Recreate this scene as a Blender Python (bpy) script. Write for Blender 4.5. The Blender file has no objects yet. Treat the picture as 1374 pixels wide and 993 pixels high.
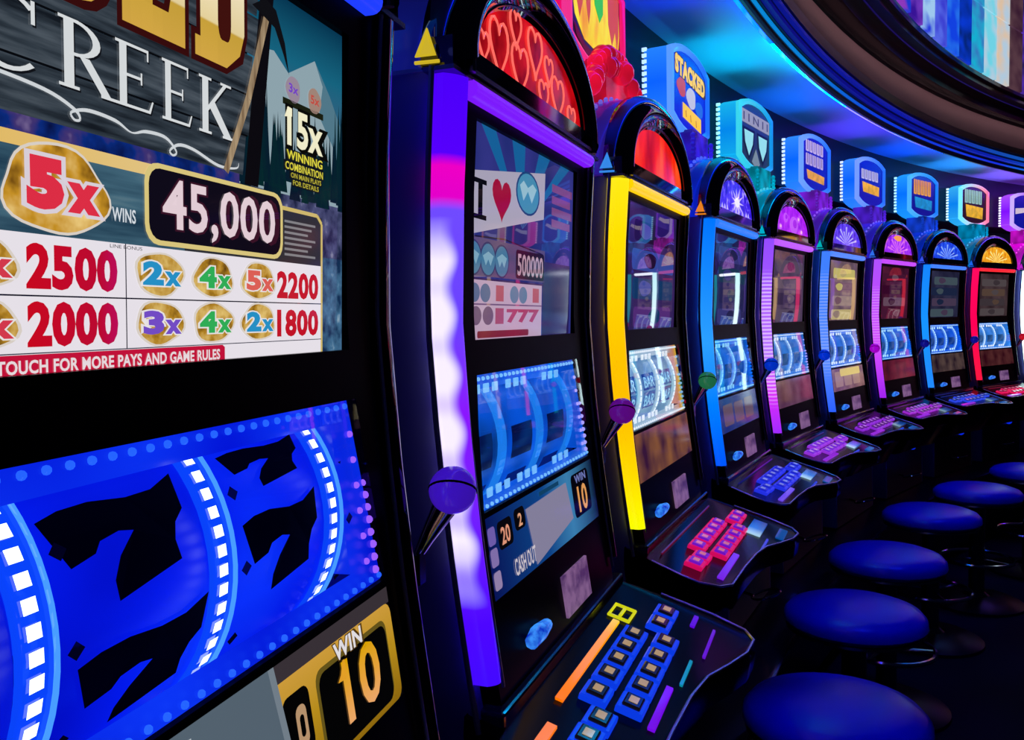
import bpy, bmesh, math, random
from mathutils import Matrix, Vector
random.seed(7)
S = bpy.context.scene
COL = S.collection
PI = math.pi
H = 1.41                                   # eye height above the floor

# ------------------------------------------------------------------ camera
def make_camera():
    f, pitch, roll = 1149.19, -0.05661, -0.01852
    cd = bpy.data.cameras.new('camera'); cam = bpy.data.objects.new('camera', cd); COL.objects.link(cam)
    cd.sensor_width = 36.0; cd.lens = 36.0 * f / 1374.0; cd.clip_start = 0.02; cd.clip_end = 100
    cp, sp = math.cos(pitch), math.sin(pitch)
    up0 = Vector((0, -sp, cp)); fw = Vector((0, cp, sp)); rx = Vector((1, 0, 0))
    R = math.cos(roll) * rx + math.sin(roll) * up0
    U = -math.sin(roll) * rx + math.cos(roll) * up0
    m = Matrix((R, U, -fw)).transposed().to_4x4(); m.translation = (0, 0, H)
    cam.matrix_world = m
    S.camera = cam
make_camera()

# ------------------------------------------------------------------ world, exposure, lamps
S.view_settings.view_transform = 'Standard'; S.view_settings.look = 'None'
S.view_settings.gamma = 1.0; S.view_settings.use_curve_mapping = False
S.view_settings.exposure = 0.0
W = bpy.data.worlds.new('casino_dark'); S.world = W; W.use_nodes = True
W.node_tree.nodes['Background'].inputs[0].default_value = (0.004, 0.006, 0.03, 1)
W.node_tree.nodes['Background'].inputs[1].default_value = 0.25

RC = (9.18008, -2.08204)                   # centre of the round bank of machines
def ring(r, deg, z=0.0):
    a = math.radians(deg); return (RC[0] + r * math.cos(a), RC[1] + r * math.sin(a), z + H)

def spot(name, loc, target, color, watts, size=50, radius=0.05, blend=0.6):
    l = bpy.data.lights.new(name, 'SPOT'); l.color = color; l.energy = watts
    l.spot_size = math.radians(size); l.spot_blend = blend; l.shadow_soft_size = radius
    o = bpy.data.objects.new(name, l); COL.objects.link(o); o.location = loc
    d = Vector(target) - Vector(loc); o.rotation_euler = d.to_track_quat('-Z', 'Y').to_euler()
    return o
# blue downlights in the ceiling over the stools
for i, (deg, tr) in enumerate([(157.5, 9.3), (152.5, 9.3), (147.5, 9.3), (142.5, 9.3), (138, 9.3), (133, 9.3)]):
    spot('downlight', ring(9.05, deg, 1.1), ring(9.33, deg, -0.86), (0.01, 0.02, 1.0), 30, 26, 0.06)

# added unseen coloured lamps between the toppers that wash the low ceiling
for deg, col, w in [(157.7, (0.0, 0.03, 1), 60), (153.3, (0.0, 0.045, 1), 70), (148.5, (0.0, 0.62, 0.95), 75), (144.0, (0.0, 0.16, 1), 60), (139.5, (0.10, 0.05, 1), 60), (135.0, (0.0, 0.08, 1), 70), (130.7, (0.02, 0.35, 1), 70), (126.4, (0.22, 0.13, 1), 80), (122, (0.25, 0.05, 1), 70)]:
    spot('added_wash', ring(9.965, deg, 0.50), ring(9.74, deg, 0.92), col, w * 0.45, 125, 0.16, 1.0)

# ------------------------------------------------------------------ colour and materials
def lin(c):
    def g(v):
        v = v / 255.0
        return v / 12.92 if v <= 0.04045 else ((v + 0.055) / 1.055) ** 2.4
    return tuple(g(v) for v in c[:3]) + (1.0,)
_M = {}
def principled(name):
    m = bpy.data.materials.new(name); m.use_nodes = True
    return m, m.node_tree, m.node_tree.nodes['Principled BSDF']
def em(c, k=1.0, rough=0.08, spec=0.5, base=(0, 0, 0)):
    """a lit (back-lit) glossy surface of one colour"""
    key = ('em', c, k, rough, spec, base)
    if key not in _M:
        m, nt, b = principled('lit_%02x%02x%02x' % tuple(c))
        b.inputs['Base Color'].default_value = lin(base)
        b.inputs['Emission Color'].default_value = lin(c); b.inputs['Emission Strength'].default_value = k
        b.inputs['Roughness'].default_value = rough; b.inputs['Specular IOR Level'].default_value = spec
        _M[key] = m
    return _M[key]
def solid(c, rough=0.4, metal=0.0, spec=0.5, coat=0.0):
    key = ('solid', c, rough, metal, spec, coat)
    if key not in _M:
        m, nt, b = principled('surface_%02x%02x%02x' % tuple(c))
        b.inputs['Base Color'].default_value = lin(c); b.inputs['Roughness'].default_value = rough
        b.inputs['Metallic'].default_value = metal; b.inputs['Specular IOR Level'].default_value = spec
        b.inputs['Coat Weight'].default_value = coat; b.inputs['Coat Roughness'].default_value = 0.03
        # faint wear in the finish
        n = nt.nodes.new('ShaderNodeTexNoise'); n.inputs['Scale'].default_value = 35
        mr = nt.nodes.new('ShaderNodeMapRange'); mr.inputs[3].default_value = rough * 0.9; mr.inputs[4].default_value = min(1, rough * 1.15)
        nt.links.new(n.outputs['Fac'], mr.inputs[0]); nt.links.new(mr.outputs[0], b.inputs['Roughness'])
        _M[key] = m
    return _M[key]
def ramp_node(nt, stops):
    r = nt.nodes.new('ShaderNodeValToRGB'); e = r.color_ramp.elements
    while len(e) < len(stops): e.new(0.5)
    for el, (p, c) in zip(e, stops): el.position = p; el.color = lin(c)
    return r
def em_noise(name, stops, scale=20, k=1.0, detail=3, rough=0.1, kind='noise', stretch=(1, 1, 1), base=(0, 0, 0)):
    key = ('emn', name)
    if key in _M: return _M[key]
    m, nt, b = principled(name)
    tc = nt.nodes.new('ShaderNodeTexCoord'); mp = nt.nodes.new('ShaderNodeMapping'); mp.inputs['Scale'].default_value = stretch
    nt.links.new(tc.outputs['Object'], mp.inputs['Vector'])
    if kind == 'noise':
        t = nt.nodes.new('ShaderNodeTexNoise'); t.inputs['Detail'].default_value = detail
        out = t.outputs['Fac']
    else:
        t = nt.nodes.new('ShaderNodeTexVoronoi'); t.feature = kind
        out = t.outputs['Distance']
    t.inputs['Scale'].default_value = scale
    nt.links.new(mp.outputs[0], t.inputs['Vector'])
    r = ramp_node(nt, stops); nt.links.new(out, r.inputs[0])
    b.inputs['Base Color'].default_value = lin(base)
    nt.links.new(r.outputs[0], b.inputs['Emission Color']); b.inputs['Emission Strength'].default_value = k
    b.inputs['Roughness'].default_value = rough
    _M[key] = m; return m
def em_grad(name, axis, lo, hi, stops, k=1.0, rough=0.1, led=None, spec=0.5):
    """back-lit diffuser whose LEDs change colour along one axis of the part; led = (per metre, gain, side axis, edge, width)"""
    key = ('emg', name)
    if key in _M: return _M[key]
    m, nt, b = principled(name)
    tc = nt.nodes.new('ShaderNodeTexCoord'); sx = nt.nodes.new('ShaderNodeSeparateXYZ'); nt.links.new(tc.outputs['Object'], sx.inputs[0])
    mr = nt.nodes.new('ShaderNodeMapRange'); mr.inputs[1].default_value = lo; mr.inputs[2].default_value = hi
    nt.links.new(sx.outputs[axis], mr.inputs[0])
    r = ramp_node(nt, stops); nt.links.new(mr.outputs[0], r.inputs[0])
    b.inputs['Base Color'].default_value = (0, 0, 0, 1); b.inputs['Roughness'].default_value = rough
    b.inputs['Specular IOR Level'].default_value = spec
    src = r.outputs[0]
    if led:
        freq, gain, c, zlo, zhi = led[:5]
        mul = nt.nodes.new('ShaderNodeMath'); mul.operation = 'MULTIPLY'; mul.inputs[1].default_value = freq * 2 * PI
        nt.links.new(sx.outputs[axis], mul.inputs[0])
        sn = nt.nodes.new('ShaderNodeMath'); sn.operation = 'SINE'; nt.links.new(mul.outputs[0], sn.inputs[0])
        m2 = nt.nodes.new('ShaderNodeMapRange'); m2.inputs[1].default_value = -0.6; m2.inputs[2].default_value = 1; m2.inputs[3].default_value = 0; m2.inputs[4].default_value = gain
        nt.links.new(sn.outputs[0], m2.inputs[0])
        # fade the bright LEDs out above zhi and below zlo
        f1 = nt.nodes.new('ShaderNodeMapRange'); f1.inputs[1].default_value = zhi + 0.05; f1.inputs[2].default_value = zhi
        f2 = nt.nodes.new('ShaderNodeMapRange'); f2.inputs[1].default_value = zlo - 0.08; f2.inputs[2].default_value = zlo
        for q in (f1, f2): nt.links.new(sx.outputs[axis], q.inputs[0])
        p1 = nt.nodes.new('ShaderNodeMath'); p1.operation = 'MULTIPLY'; nt.links.new(f1.outputs[0], p1.inputs[0]); nt.links.new(f2.outputs[0], p1.inputs[1])
        p2 = nt.nodes.new('ShaderNodeMath'); p2.operation = 'MULTIPLY'; nt.links.new(p1.outputs[0], p2.inputs[0]); nt.links.new(m2.outputs[0], p2.inputs[1])
        mx = nt.nodes.new('ShaderNodeMixRGB'); mx.inputs[2].default_value = lin(c)
        if len(led) > 5:                    # the LEDs sit along the outer edge of the strip
            f3 = nt.nodes.new('ShaderNodeMapRange'); f3.inputs[1].default_value = led[5]; f3.inputs[2].default_value = led[6]; nt.links.new(sx.outputs[0], f3.inputs[0])
            ad = nt.nodes.new('ShaderNodeMath'); ad.operation = 'MULTIPLY_ADD'; ad.inputs[1].default_value = 0.2; nt.links.new(sn.outputs[0], ad.inputs[0]); nt.links.new(f3.outputs[0], ad.inputs[2])
            st = nt.nodes.new('ShaderNodeMapRange'); st.interpolation_type = 'SMOOTHSTEP'; st.inputs[1].default_value = 0.2; st.inputs[2].default_value = 0.95; nt.links.new(ad.outputs[0], st.inputs[0])
            p3 = nt.nodes.new('ShaderNodeMath'); p3.operation = 'MULTIPLY'; nt.links.new(p1.outputs[0], p3.inputs[0]); nt.links.new(st.outputs[0], p3.inputs[1]); p2 = p3
        nt.links.new(p2.outputs[0], mx.inputs[0]); nt.links.new(src, mx.inputs[1]); src = mx.outputs[0]
    nt.links.new(src, b.inputs['Emission Color']); b.inputs['Emission Strength'].default_value = k
    _M[key] = m; return m
def glass_mat():
    if 'glass' in _M: return _M['glass']
    m = bpy.data.materials.new('clear_glass'); m.use_nodes = True; nt = m.node_tree; nt.nodes.clear()
    o = nt.nodes.new('ShaderNodeOutputMaterial'); mix = nt.nodes.new('ShaderNodeMixShader'); fr = nt.nodes.new('ShaderNodeFresnel')
    fr.inputs['IOR'].default_value = 1.5
    t = nt.nodes.new('ShaderNodeBsdfTransparent'); t.inputs[0].default_value = (0.95, 0.97, 1, 1)
    g = nt.nodes.new('ShaderNodeBsdfGlossy'); g.inputs['Roughness'].default_value = 0.02
    nt.links.new(fr.outputs[0], mix.inputs[0]); nt.links.new(t.outputs[0], mix.inputs[1]); nt.links.new(g.outputs[0], mix.inputs[2])
    nt.links.new(mix.outputs[0], o.inputs[0]); _M['glass'] = m; return m

BLACK = solid((5, 5, 8), 0.12, coat=0.5)
BLACK_ARCH = solid((3, 3, 5), 0.05, coat=1.0)
BEZEL = solid((2, 2, 5), 0.3, spec=0.02)
DECKM = solid((2, 2, 4), 0.14, spec=0.06)
SIDE = solid((110, 110, 185), 0.35)
EDGE = solid((235, 230, 245), 0.32, metal=1.0)
SATIN = solid((6, 6, 10), 0.35)
CHROME = solid((190, 190, 200), 0.12, metal=1.0)
STEEL = solid((110, 112, 125), 0.22, metal=1.0)
GLASS = glass_mat()

# ------------------------------------------------------------------ mesh helpers (X right, Y out of the machine, Z up from eye height)
def V(X, Y, Z): return (X, -Y, Z + H)
def mesh_from(name, verts, faces, smooth=False, recalc=True, bevel=0, mats=None):
    me = bpy.data.meshes.new(name); me.from_pydata([V(*v) for v in verts], [], faces)
    bm = bmesh.new(); bm.from_mesh(me)
    if mats:
        for f, k in zip(bm.faces, mats): f.material_index = k
    if recalc: bmesh.ops.recalc_face_normals(bm, faces=bm.faces)
    if bevel: bmesh.ops.bevel(bm, geom=[e for e in bm.edges], offset=bevel, segments=2, affect='EDGES', profile=0.5, clamp_overlap=True)
    for f in bm.faces: f.smooth = smooth
    bm.to_mesh(me); bm.free()
    if smooth: me.set_sharp_from_angle(angle=math.radians(40))
    return me
class MB:
    def __init__(s): s.v = []; s.f = []; s.m = []
    def add(s, vs, fs, m=0):
        n = len(s.v); s.v += list(vs); s.f += [tuple(i + n for i in f) for f in fs]; s.m += [m] * len(fs); return s
    def box(s, x0, x1, y0, y1, z0, z1, m=0):
        vs = [(x, y, z) for x in (x0, x1) for y in (y0, y1) for z in (z0, z1)]
        return s.add(vs, [(0, 1, 3, 2), (4, 6, 7, 5), (0, 4, 5, 1), (2, 3, 7, 6), (0, 2, 6, 4), (1, 5, 7, 3)], m)
    def tube(s, path, r, n=8, closed=False, m=0):
        P = [Vector(p) for p in path]; L = len(P); rs = r if isinstance(r, (list, tuple)) else [r] * L; vs = []; prev = None
        for i, p in enumerate(P):
            a = P[i - 1] if (i or closed) else p; b = P[(i + 1) % L] if (i < L - 1 or closed) else p
            d = (b - a).normalized()
            if prev is None: u = d.orthogonal().normalized()
            else:
                u = (prev - d * prev.dot(d)).normalized()
            prev = u; w = d.cross(u)
            vs += [tuple(p + rs[i] * (math.cos(2 * PI * k / n) * u + math.sin(2 * PI * k / n) * w)) for k in range(n)]
        fs = []
        for i in range(L if closed else L - 1):
            j = (i + 1) % L
            fs += [(i * n + k, i * n + (k + 1) % n, j * n + (k + 1) % n, j * n + k) for k in range(n)]
        if not closed: fs += [tuple(range(n - 1, -1, -1)), tuple((L - 1) * n + k for k in range(n))]
        return s.add(vs, fs, m)
    def prism_x(s, prof, x0, x1, m=0):          # prof: (Y,Z) polygon
        n = len(prof); vs = [(x0, y, z) for y, z in prof] + [(x1, y, z) for y, z in prof]
        return s.add(vs, [tuple(range(n)), tuple(range(2 * n - 1, n - 1, -1))] + [(i, (i + 1) % n, n + (i + 1) % n, n + i) for i in range(n)], m)
    def prism_y(s, out, y0, y1, m=0):           # out: (X,Z) polygon
        n = len(out); vs = [(x, y0, z) for x, z in out] + [(x, y1, z) for x, z in out]
        return s.add(vs, [tuple(range(n)), tuple(range(2 * n - 1, n - 1, -1))] + [(i, (i + 1) % n, n + (i + 1) % n, n + i) for i in range(n)], m)
    def ball(s, c, r, n=16, m=0):
        vs = []; fs = []; k = n // 2
        for i in range(k + 1):
            t = PI * i / k
            for j in range(n):
                a = 2 * PI * j / n; vs.append((c[0] + r * math.sin(t) * math.cos(a), c[1] + r * math.sin(t) * math.sin(a), c[2] + r * math.cos(t)))
        for i in range(k):
            for j in range(n): fs.append((i * n + j, i * n + (j + 1) % n, (i + 1) * n + (j + 1) % n, (i + 1) * n + j))
        return s.add(vs, fs, m)
    def grid(s, rows, m=0, close=False):        # rows of equal-length point lists
        n = len(rows[0]); vs = [p for r in rows for p in r]; fs = []
        for i in range(len(rows) - 1):
            for j in range(n if close else n - 1):
                fs.append((i * n + j, i * n + (j + 1) % n, (i + 1) * n + (j + 1) % n, (i + 1) * n + j))
        return s.add(vs, fs, m)
    def mesh(s, name, smooth=False, bevel=0, recalc=True): return mesh_from(name, s.v, s.f, smooth, recalc, bevel, s.m)

def empty(name, loc, rz=0.0, label=None, cat=None, group=None):
    o = bpy.data.objects.new(name, None); COL.objects.link(o); o.location = loc; o.rotation_euler = (0, 0, rz); o.empty_display_size = 0.1
    tag(o, label, cat, group); return o
def tag(o, label=None, cat=None, group=None, kind=None):
    if label: o['label'] = label
    if cat: o['category'] = cat
    if group: o['group'] = group
    if kind: o['kind'] = kind
    return o
_cache = {}
def part(parent, name, build, mats, label=None, key=None, kind=None):
    """one mesh part; look-alike parts share mesh data and take their materials per object"""
    k = key or name
    if k in _cache: me = _cache[k]
    else:
        me = build() if callable(build) else build
        if key is not False: _cache[k] = me
    if not isinstance(mats, (list, tuple)): mats = [mats]
    while len(me.materials) < len(mats): me.materials.append(None)
    o = bpy.data.objects.new(name, me); COL.objects.link(o)
    if parent: o.parent = parent
    for sl, m in zip(o.material_slots, mats): sl.link = 'OBJECT'; sl.material = m
    if label: o['label'] = label
    if kind: o['kind'] = kind
    return o

# ------------------------------------------------------------------ flat artwork (screens, signs)
class Art:
    def __init__(s, plane): s.plane = plane; s.mb = MB(); s.mats = []
    def mi(s, m):
        if isinstance(m, tuple): m = em(m, s.k if hasattr(s, 'k') else 1.0, getattr(s, 'rough', 0.015), getattr(s, 'spec', 0.5))
        if m not in s.mats: s.mats.append(m)
        return s.mats.index(m)
    def poly(s, pts, m, L=1):
        i = s.mi(m); s.mb.add([s.plane(x, z, L) for x, z in pts], [tuple(range(len(pts)))], i); return s
    def rect(s, x0, x1, z0, z1, m, L=1): return s.poly([(x0, z0), (x1, z0), (x1, z1), (x0, z1)], m, L)
    def rrect(s, x0, x1, z0, z1, r, m, L=1, rz=None):
        pts = []; rx = r; rz = rz or r
        for cx, cz, a0 in ((x1 - rx, z1 - rz, 0), (x0 + rx, z1 - rz, 90), (x0 + rx, z0 + rz, 180), (x1 - rx, z0 + rz, 270)):
            for k in range(5):
                a = math.radians(a0 + 22.5 * k); pts.append((cx + rx * math.cos(a), cz + rz * math.sin(a)))
        return s.poly(pts, m, L)
    def ell(s, cx, cz, rx, rz, m, L=1, n=24, wob=0.0, rot=0.0, seed=0):
        rnd = random.Random(seed); ph = [rnd.uniform(0, 6) for _ in range(3)]
        pts = []
        for k in range(n):
            a = 2 * PI * k / n; w = 1 + wob * (math.sin(3 * a + ph[0]) + 0.6 * math.sin(5 * a + ph[1]))
            x = rx * w * math.cos(a); z = rz * w * math.sin(a)
            pts.append((cx + x * math.cos(rot) - z * math.sin(rot), cz + x * math.sin(rot) + z * math.cos(rot)))
        return s.poly(pts, m, L)
    def line(s, pts, w, m, L=1):
        i = s.mi(m)
        for k, (a, b) in enumerate(zip(pts[:-1], pts[1:])):
            wa = w[k] if isinstance(w, (list, tuple)) else w; wb = w[k + 1] if isinstance(w, (list, tuple)) else w
            d = Vector((b[0] - a[0], b[1] - a[1])); d.normalize(); n = Vector((-d.y, d.x))
            q = [(a[0] + n.x * wa / 2, a[1] + n.y * wa / 2), (a[0] - n.x * wa / 2, a[1] - n.y * wa / 2), (b[0] - n.x * wb / 2, b[1] - n.y * wb / 2), (b[0] + n.x * wb / 2, b[1] + n.y * wb / 2)]
            s.mb.add([s.plane(x, z, L) for x, z in q], [(0, 1, 2, 3)], i)
        return s
    def curve(s, pts, w, m, L=1, n=5):          # a smooth stroke through the points
        P = []; Wd = []; q = [pts[0]] + list(pts) + [pts[-1]]
        for k in range(len(pts) - 1):
            p0, p1, p2, p3 = (Vector(v) for v in q[k:k + 4])
            for j in range(n):
                t = j / n; v = 0.5 * ((2 * p1) + (p2 - p0) * t + (2 * p0 - 5 * p1 + 4 * p2 - p3) * t * t + (3 * p1 - p0 - 3 * p2 + p3) * t ** 3)
                P.append((v.x, v.y)); Wd.append(w[k] + (w[k + 1] - w[k]) * t)
        P.append(pts[-1]); Wd.append(w[-1]); return s.line(P, Wd, m, L)
    def text(s, body, x0, x1, z0, z1, m, L=2, bold=0.0, outline=None, ow=0.03, shear=0.0, slope=0.0, narrow=None):
        vs, fs = text_geo(body, bold, shear)
        xa = min(v[0] for v in vs); xb = max(v[0] for v in vs); za = min(v[1] for v in vs); zb = max(v[1] for v in vs)
        def put(vs, fs, m, L):
            i = s.mi(m); out = []
            for x, z in vs:
                u = (x - xa) / (xb - xa); w = (z - za) / (zb - za); X = x0 + u * (x1 - x0)
                out.append(s.plane(X, z0 + w * (z1 - z0) + slope * (X - x0), L))
            s.mb.add(out, fs, i)
        if outline is not None:
            v2, f2 = text_geo(body, bold + ow, shear); put(v2, f2, outline, L - 0.5)
        put(vs, fs, m, L); return s
    def done(s, parent, name='printed_artwork', label=None):
        me = s.mb.mesh(name, recalc=False)
        for m in s.mats: me.materials.append(None)
        return part(parent, name, me, s.mats, label, key=False)
_tg = {}
def text_geo(body, bold, shear):
    k = (body, round(bold, 3), shear)
    if k in _tg: return _tg[k]
    cu = bpy.data.curves.new('lettering', 'FONT'); cu.body = body; cu.offset = bold; cu.shear = shear; cu.resolution_u = 3
    if bold > 0: cu.space_character = 1.0 + bold * 1.6
    o = bpy.data.objects.new('lettering', cu); COL.objects.link(o)
    dg = bpy.context.evaluated_depsgraph_get(); me = bpy.data.meshes.new_from_object(o.evaluated_get(dg))
    r = ([(v.co.x, v.co.y) for v in me.vertices], [tuple(p.vertices) for p in me.polygons])
    bpy.data.objects.remove(o); bpy.data.curves.remove(cu); bpy.data.meshes.remove(me)
    _tg[k] = r; return r
def clip_poly(pts, xmin):                   # keep x >= xmin
    out = []
    for a, b in zip(pts, pts[1:] + pts[:1]):
        if a[0] >= xmin: out.append(a)
        if (a[0] - xmin) * (b[0] - xmin) < 0:
            t = (xmin - a[0]) / (b[0] - a[0]); out.append((xmin, a[1] + t * (b[1] - a[1])))
    return out

# ------------------------------------------------------------------ shape of one machine
PROF = [(0.31, -0.006), (0.277, -0.009), (0.153, -0.017), (0.0, -0.0205), (-0.13, -0.012), (-0.25, 0.0), (-0.32, 0.009), (-0.418, 0.0225), (-0.48, 0.033)]
def prof(z):
    for (za, ya), (zb, yb) in zip(PROF, PROF[1:]):
        if z >= zb: return ya + (za - z) / (za - zb) * (yb - ya)
    return PROF[-1][1]
def zs(a, b, n): return [a + (b - a) * i / (n - 1) for i in range(n)]
def hw(z):                                  # half width of the screens at height z
    if z > -0.03: return 0.212
    if z > -0.231: return 0.216 + (-0.065 - z) / 0.166 * 0.02
    return 0.236
def scr_plane(x, z, L):                     # top screen
    return (x, -0.0215 - 0.0095 * (0.246 - z) / 0.268 + 0.0004 * L, z)
def lcd_plane(x, z, L): return (x, -0.006 + 0.0135 * (-0.238 - z) / 0.097 + 0.0004 * L, z)
def reel_glass_y(z): return -0.025 + 0.019 * (-0.065 - z) / 0.166
DK = 0.30                                   # slope of the button deck
def deck_z(Y): return -0.46 - DK * Y
RCY, RCZ, RR = -0.137, -0.160, 0.115        # reel drum axis and radius

def m_body():
    p = [(-0.45, -0.93), (-0.45, 0.285), (-0.03, 0.285)] + [(prof(z) - 0.035, z) for z in zs(0.27, -0.03, 6)]
    p += [(-0.225, -0.045), (-0.225, -0.245)] + [(prof(z) - 0.03, z) for z in zs(-0.262, -0.46, 5)] + [(0.03, -0.6), (0.035, -0.93)]
    return MB().prism_x(p, -0.272, 0.272).mesh('body')
def m_side(sg):
    p = [(-0.45, -0.93), (-0.45, 0.286)] + [(prof(z) - 0.024, z) for z in zs(0.286, -0.48, 12)] + [(0.03, -0.56), (0.035, -0.93)]
    x0, x1 = sorted((sg * 0.2725, sg * 0.288)); return MB().prism_x(p, x0, x1).mesh('side_panel', bevel=0.003)
def m_face():
    mb = MB(); Z = zs(0.285, 0.248, 3) + zs(0.246, -0.022, 10) + zs(-0.0225, -0.0645, 3) + zs(-0.065, -0.231, 9) + zs(-0.2315, -0.2375, 2) + zs(-0.238, -0.335, 5) + zs(-0.3355, -0.462, 6)
    def opening(za, zb):
        m = (za + zb) / 2; return -0.022 < m < 0.246 or -0.231 < m < -0.065 or -0.335 < m < -0.238
    for za, zb in zip(Z, Z[1:]):
        def strip(xa0, xb0, xa1, xb1):
            f = [(xa0, prof(za) - 0.004, za), (xb0, prof(za) - 0.004, za), (xb1, prof(zb) - 0.004, zb), (xa1, prof(zb) - 0.004, zb)]
            bk = [(x, prof(z) - 0.034, z) for x, _, z in f]
            mb.add(f + bk, [(0, 1, 2, 3), (0, 4, 5, 1), (1, 5, 6, 2), (2, 6, 7, 3), (3, 7, 4, 0)])
        if opening(za, zb):
            strip(-0.266, -hw(za), -0.266, -hw(zb)); strip(hw(za), 0.266, hw(zb), 0.266)
        else: strip(-0.266, 0.266, -0.266, 0.266)
    return mb.mesh('face_plate', smooth=False)
def m_strip(sg):
    rows = []
    for z in zs(0.277, -0.418, 36):
        t = (0.277 - z) / 0.695; w = 1.0 - 0.42 * max(0, (t - 0.15) / 0.85); y = prof(z); cx = 0.284
        row = []
        for k in range(9):
            a = -1 + k / 4.0                                   # -1 outer rear .. 1 inner front
            xx = cx - 0.0165 * w * a; yy = y + 0.008 * w * a + 0.0045 * (1 - a * a)
            row.append((sg * xx, yy, z))
        row += [(sg * (cx - 0.0165 * w), y - 0.014, z), (sg * (cx + 0.0165 * w), y - 0.026, z)]
        rows.append(row)
    mb = MB(); mb.grid(rows, close=True); n = len(rows[0]); N = len(mb.v)
    mb.f += [tuple(range(n)), tuple(range(N - n, N))]; mb.m += [0, 0]
    return mb.mesh('light_strip', smooth=True)
def m_bar():
    rows = []
    for x in (-0.252, 0.252):
        rows.append([(x, -0.006 + 0.010 * math.cos(math.radians(a)), 0.2705 + 0.0105 * math.sin(math.radians(a))) for a in range(-90, 91, 22)] + [(x, -0.02, 0.281), (x, -0.02, 0.26)])
    mb = MB().grid(rows, close=True); n = len(rows[0]); mb.f += [tuple(range(n)), tuple(range(n, 2 * n))]; mb.m += [0, 0]
    return mb.mesh('top_bar_light', smooth=True)
def m_trim(sg):
    mb = MB()
    mb.tube([(sg * 0.3035, prof(z) - 0.021, z) for z in zs(0.285, -0.47, 16)], 0.0038, 6)
    mb.tube([(sg * 0.2625, prof(z) + 0.001, z) for z in zs(0.30, -0.43, 16)], 0.0022, 6)
    return mb.mesh('edge_trim', smooth=True)
def ell(a, b, t, z0): return (a * math.cos(t), z0 + b * math.sin(t))
def m_arch():
    N = 33; rows = []
    for i in range(N):
        t = PI * i / (N - 1); xi, zi = ell(0.226, 0.103, t, 0.314); xo, zo = ell(0.300, 0.205, t, 0.287)
        row = [(xi, -0.028, zi)]
        for k in range(9):
            u = k / 8.0; row.append((xi + (xo - xi) * u, -0.018 + 0.026 * math.sin(PI * min(1, u * 1.0)) ** 0.7 if 0 < u < 1 else (-0.012 if u == 0 else -0.024), zi + (zo - zi) * u))
        row.append((xo, -0.045, zo)); rows.append(row)
    mb = MB().grid(rows)
    mb.box(-0.298, 0.298, -0.045, -0.006, 0.284, 0.318)
    return mb.mesh('arch_frame', smooth=True)
def m_arch_trim():
    mb = MB(); N = 29
    mb.tube([(lambda p: (p[0], -0.006, p[1]))(ell(0.232, 0.110, PI * i / (N - 1), 0.314)) for i in range(N)], 0.0022, 6)
    mb.box(-0.262, 0.262, -0.008, 0.001, 0.286, 0.291); mb.box(-0.305, 0.305, -0.04, -0.002, 0.279, 0.284)
    for sg in (-1, 1): mb.tube([(sg * 0.262, 0.0, 0.285), (sg * 0.258, 0.0, 0.33), (sg * 0.243, -0.002, 0.368)], [0.006, 0.005, 0.002], 8)
    return mb.mesh('arch_trim', smooth=True)
def m_arch_panel():
    N = 33; p = [ell(0.228, 0.105, PI * i / (N - 1), 0.313) for i in range(N)]
    return MB().prism_y(p, -0.02, -0.012).mesh('arch_panel')
def m_hood():
    N = 29; rows = []
    for y, a, b in ((-0.044, 0.288, 0.192), (-0.06, 0.296, 0.202), (-0.12, 0.297, 0.203), (-0.23, 0.295, 0.20), (-0.26, 0.28, 0.18)):
        rows.append([(lambda p: (p[0], y, p[1]))(ell(a, b, PI * i / (N - 1), 0.287)) for i in range(N)])
    mb = MB().grid(rows); n = N
    mb.add([(x, y, z) for x, y, z in rows[-1]], [tuple(range(N))])
    return mb.mesh('arch_hood', smooth=True)
def m_hood_beads():
    mb = MB()
    for y in (-0.095, -0.20):
        for i in range(23):
            x, z = ell(0.300, 0.206, PI * (i + 0.5) / 23, 0.287); mb.ball((x, y, z), 0.0055, 8)
    return mb.mesh('hood_beads', smooth=True)
def m_cap_glint(sg):
    mb = MB()
    pts = [(-0.047, 0.297), (-0.026, 0.297), (-0.034, 0.324)]
    x = sg * 0.304
    ring_ = [(x, y, z) for y, z in pts]; mb.tube(ring_, 0.003, 6, closed=True)
    mb.add([(x, y, z) for y, z in pts], [(0, 1, 2)])
    mb.tube([(x, -0.050, 0.290), (x, -0.02, 0.289)], 0.002, 6)
    return mb.mesh('cap_glint', smooth=True)
def topper_outline(sx=1.0, sz=1.0, n=9):
    pts = []
    for k in range(n):                      # top arc right -> left
        u = 1 - 2 * k / (n - 1); pts.append((0.21 * sx * u, 0.70 + sz * (0.098 + 0.038 * (1 - abs(u) ** 2.4))))
    for k in range(n):
        u = -1 + 2 * k / (n - 1); pts.append((0.21 * sx * u, 0.70 - sz * (0.098 + 0.038 * (1 - abs(u) ** 2.4))))
    return pts
def m_topper_body(): return MB().prism_y(topper_outline(0.985, 0.985), -0.232, -0.158).mesh('topper', bevel=0.006)
def m_topper_rim():
    mb = MB(); A = topper_outline(); B = topper_outline(0.84, 0.86); n = len(A)
    rows = [[(x, -0.160, z) for x, z in A], [(x * 0.995, -0.148, 0.70 + (z - 0.70) * 0.995) for x, z in A], [((x + X) / 2, -0.143, (z + Z) / 2) for (x, z), (X, Z) in zip(A, B)], [(x, -0.148, z) for x, z in B], [(x, -0.158, z) for x, z in B]]
    mb.grid(rows, close=True); return mb.mesh('topper_rim', smooth=True)
def m_topper_face(): return MB().prism_y(topper_outline(0.86, 0.88), -0.158, -0.153).mesh('topper_face')
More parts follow.
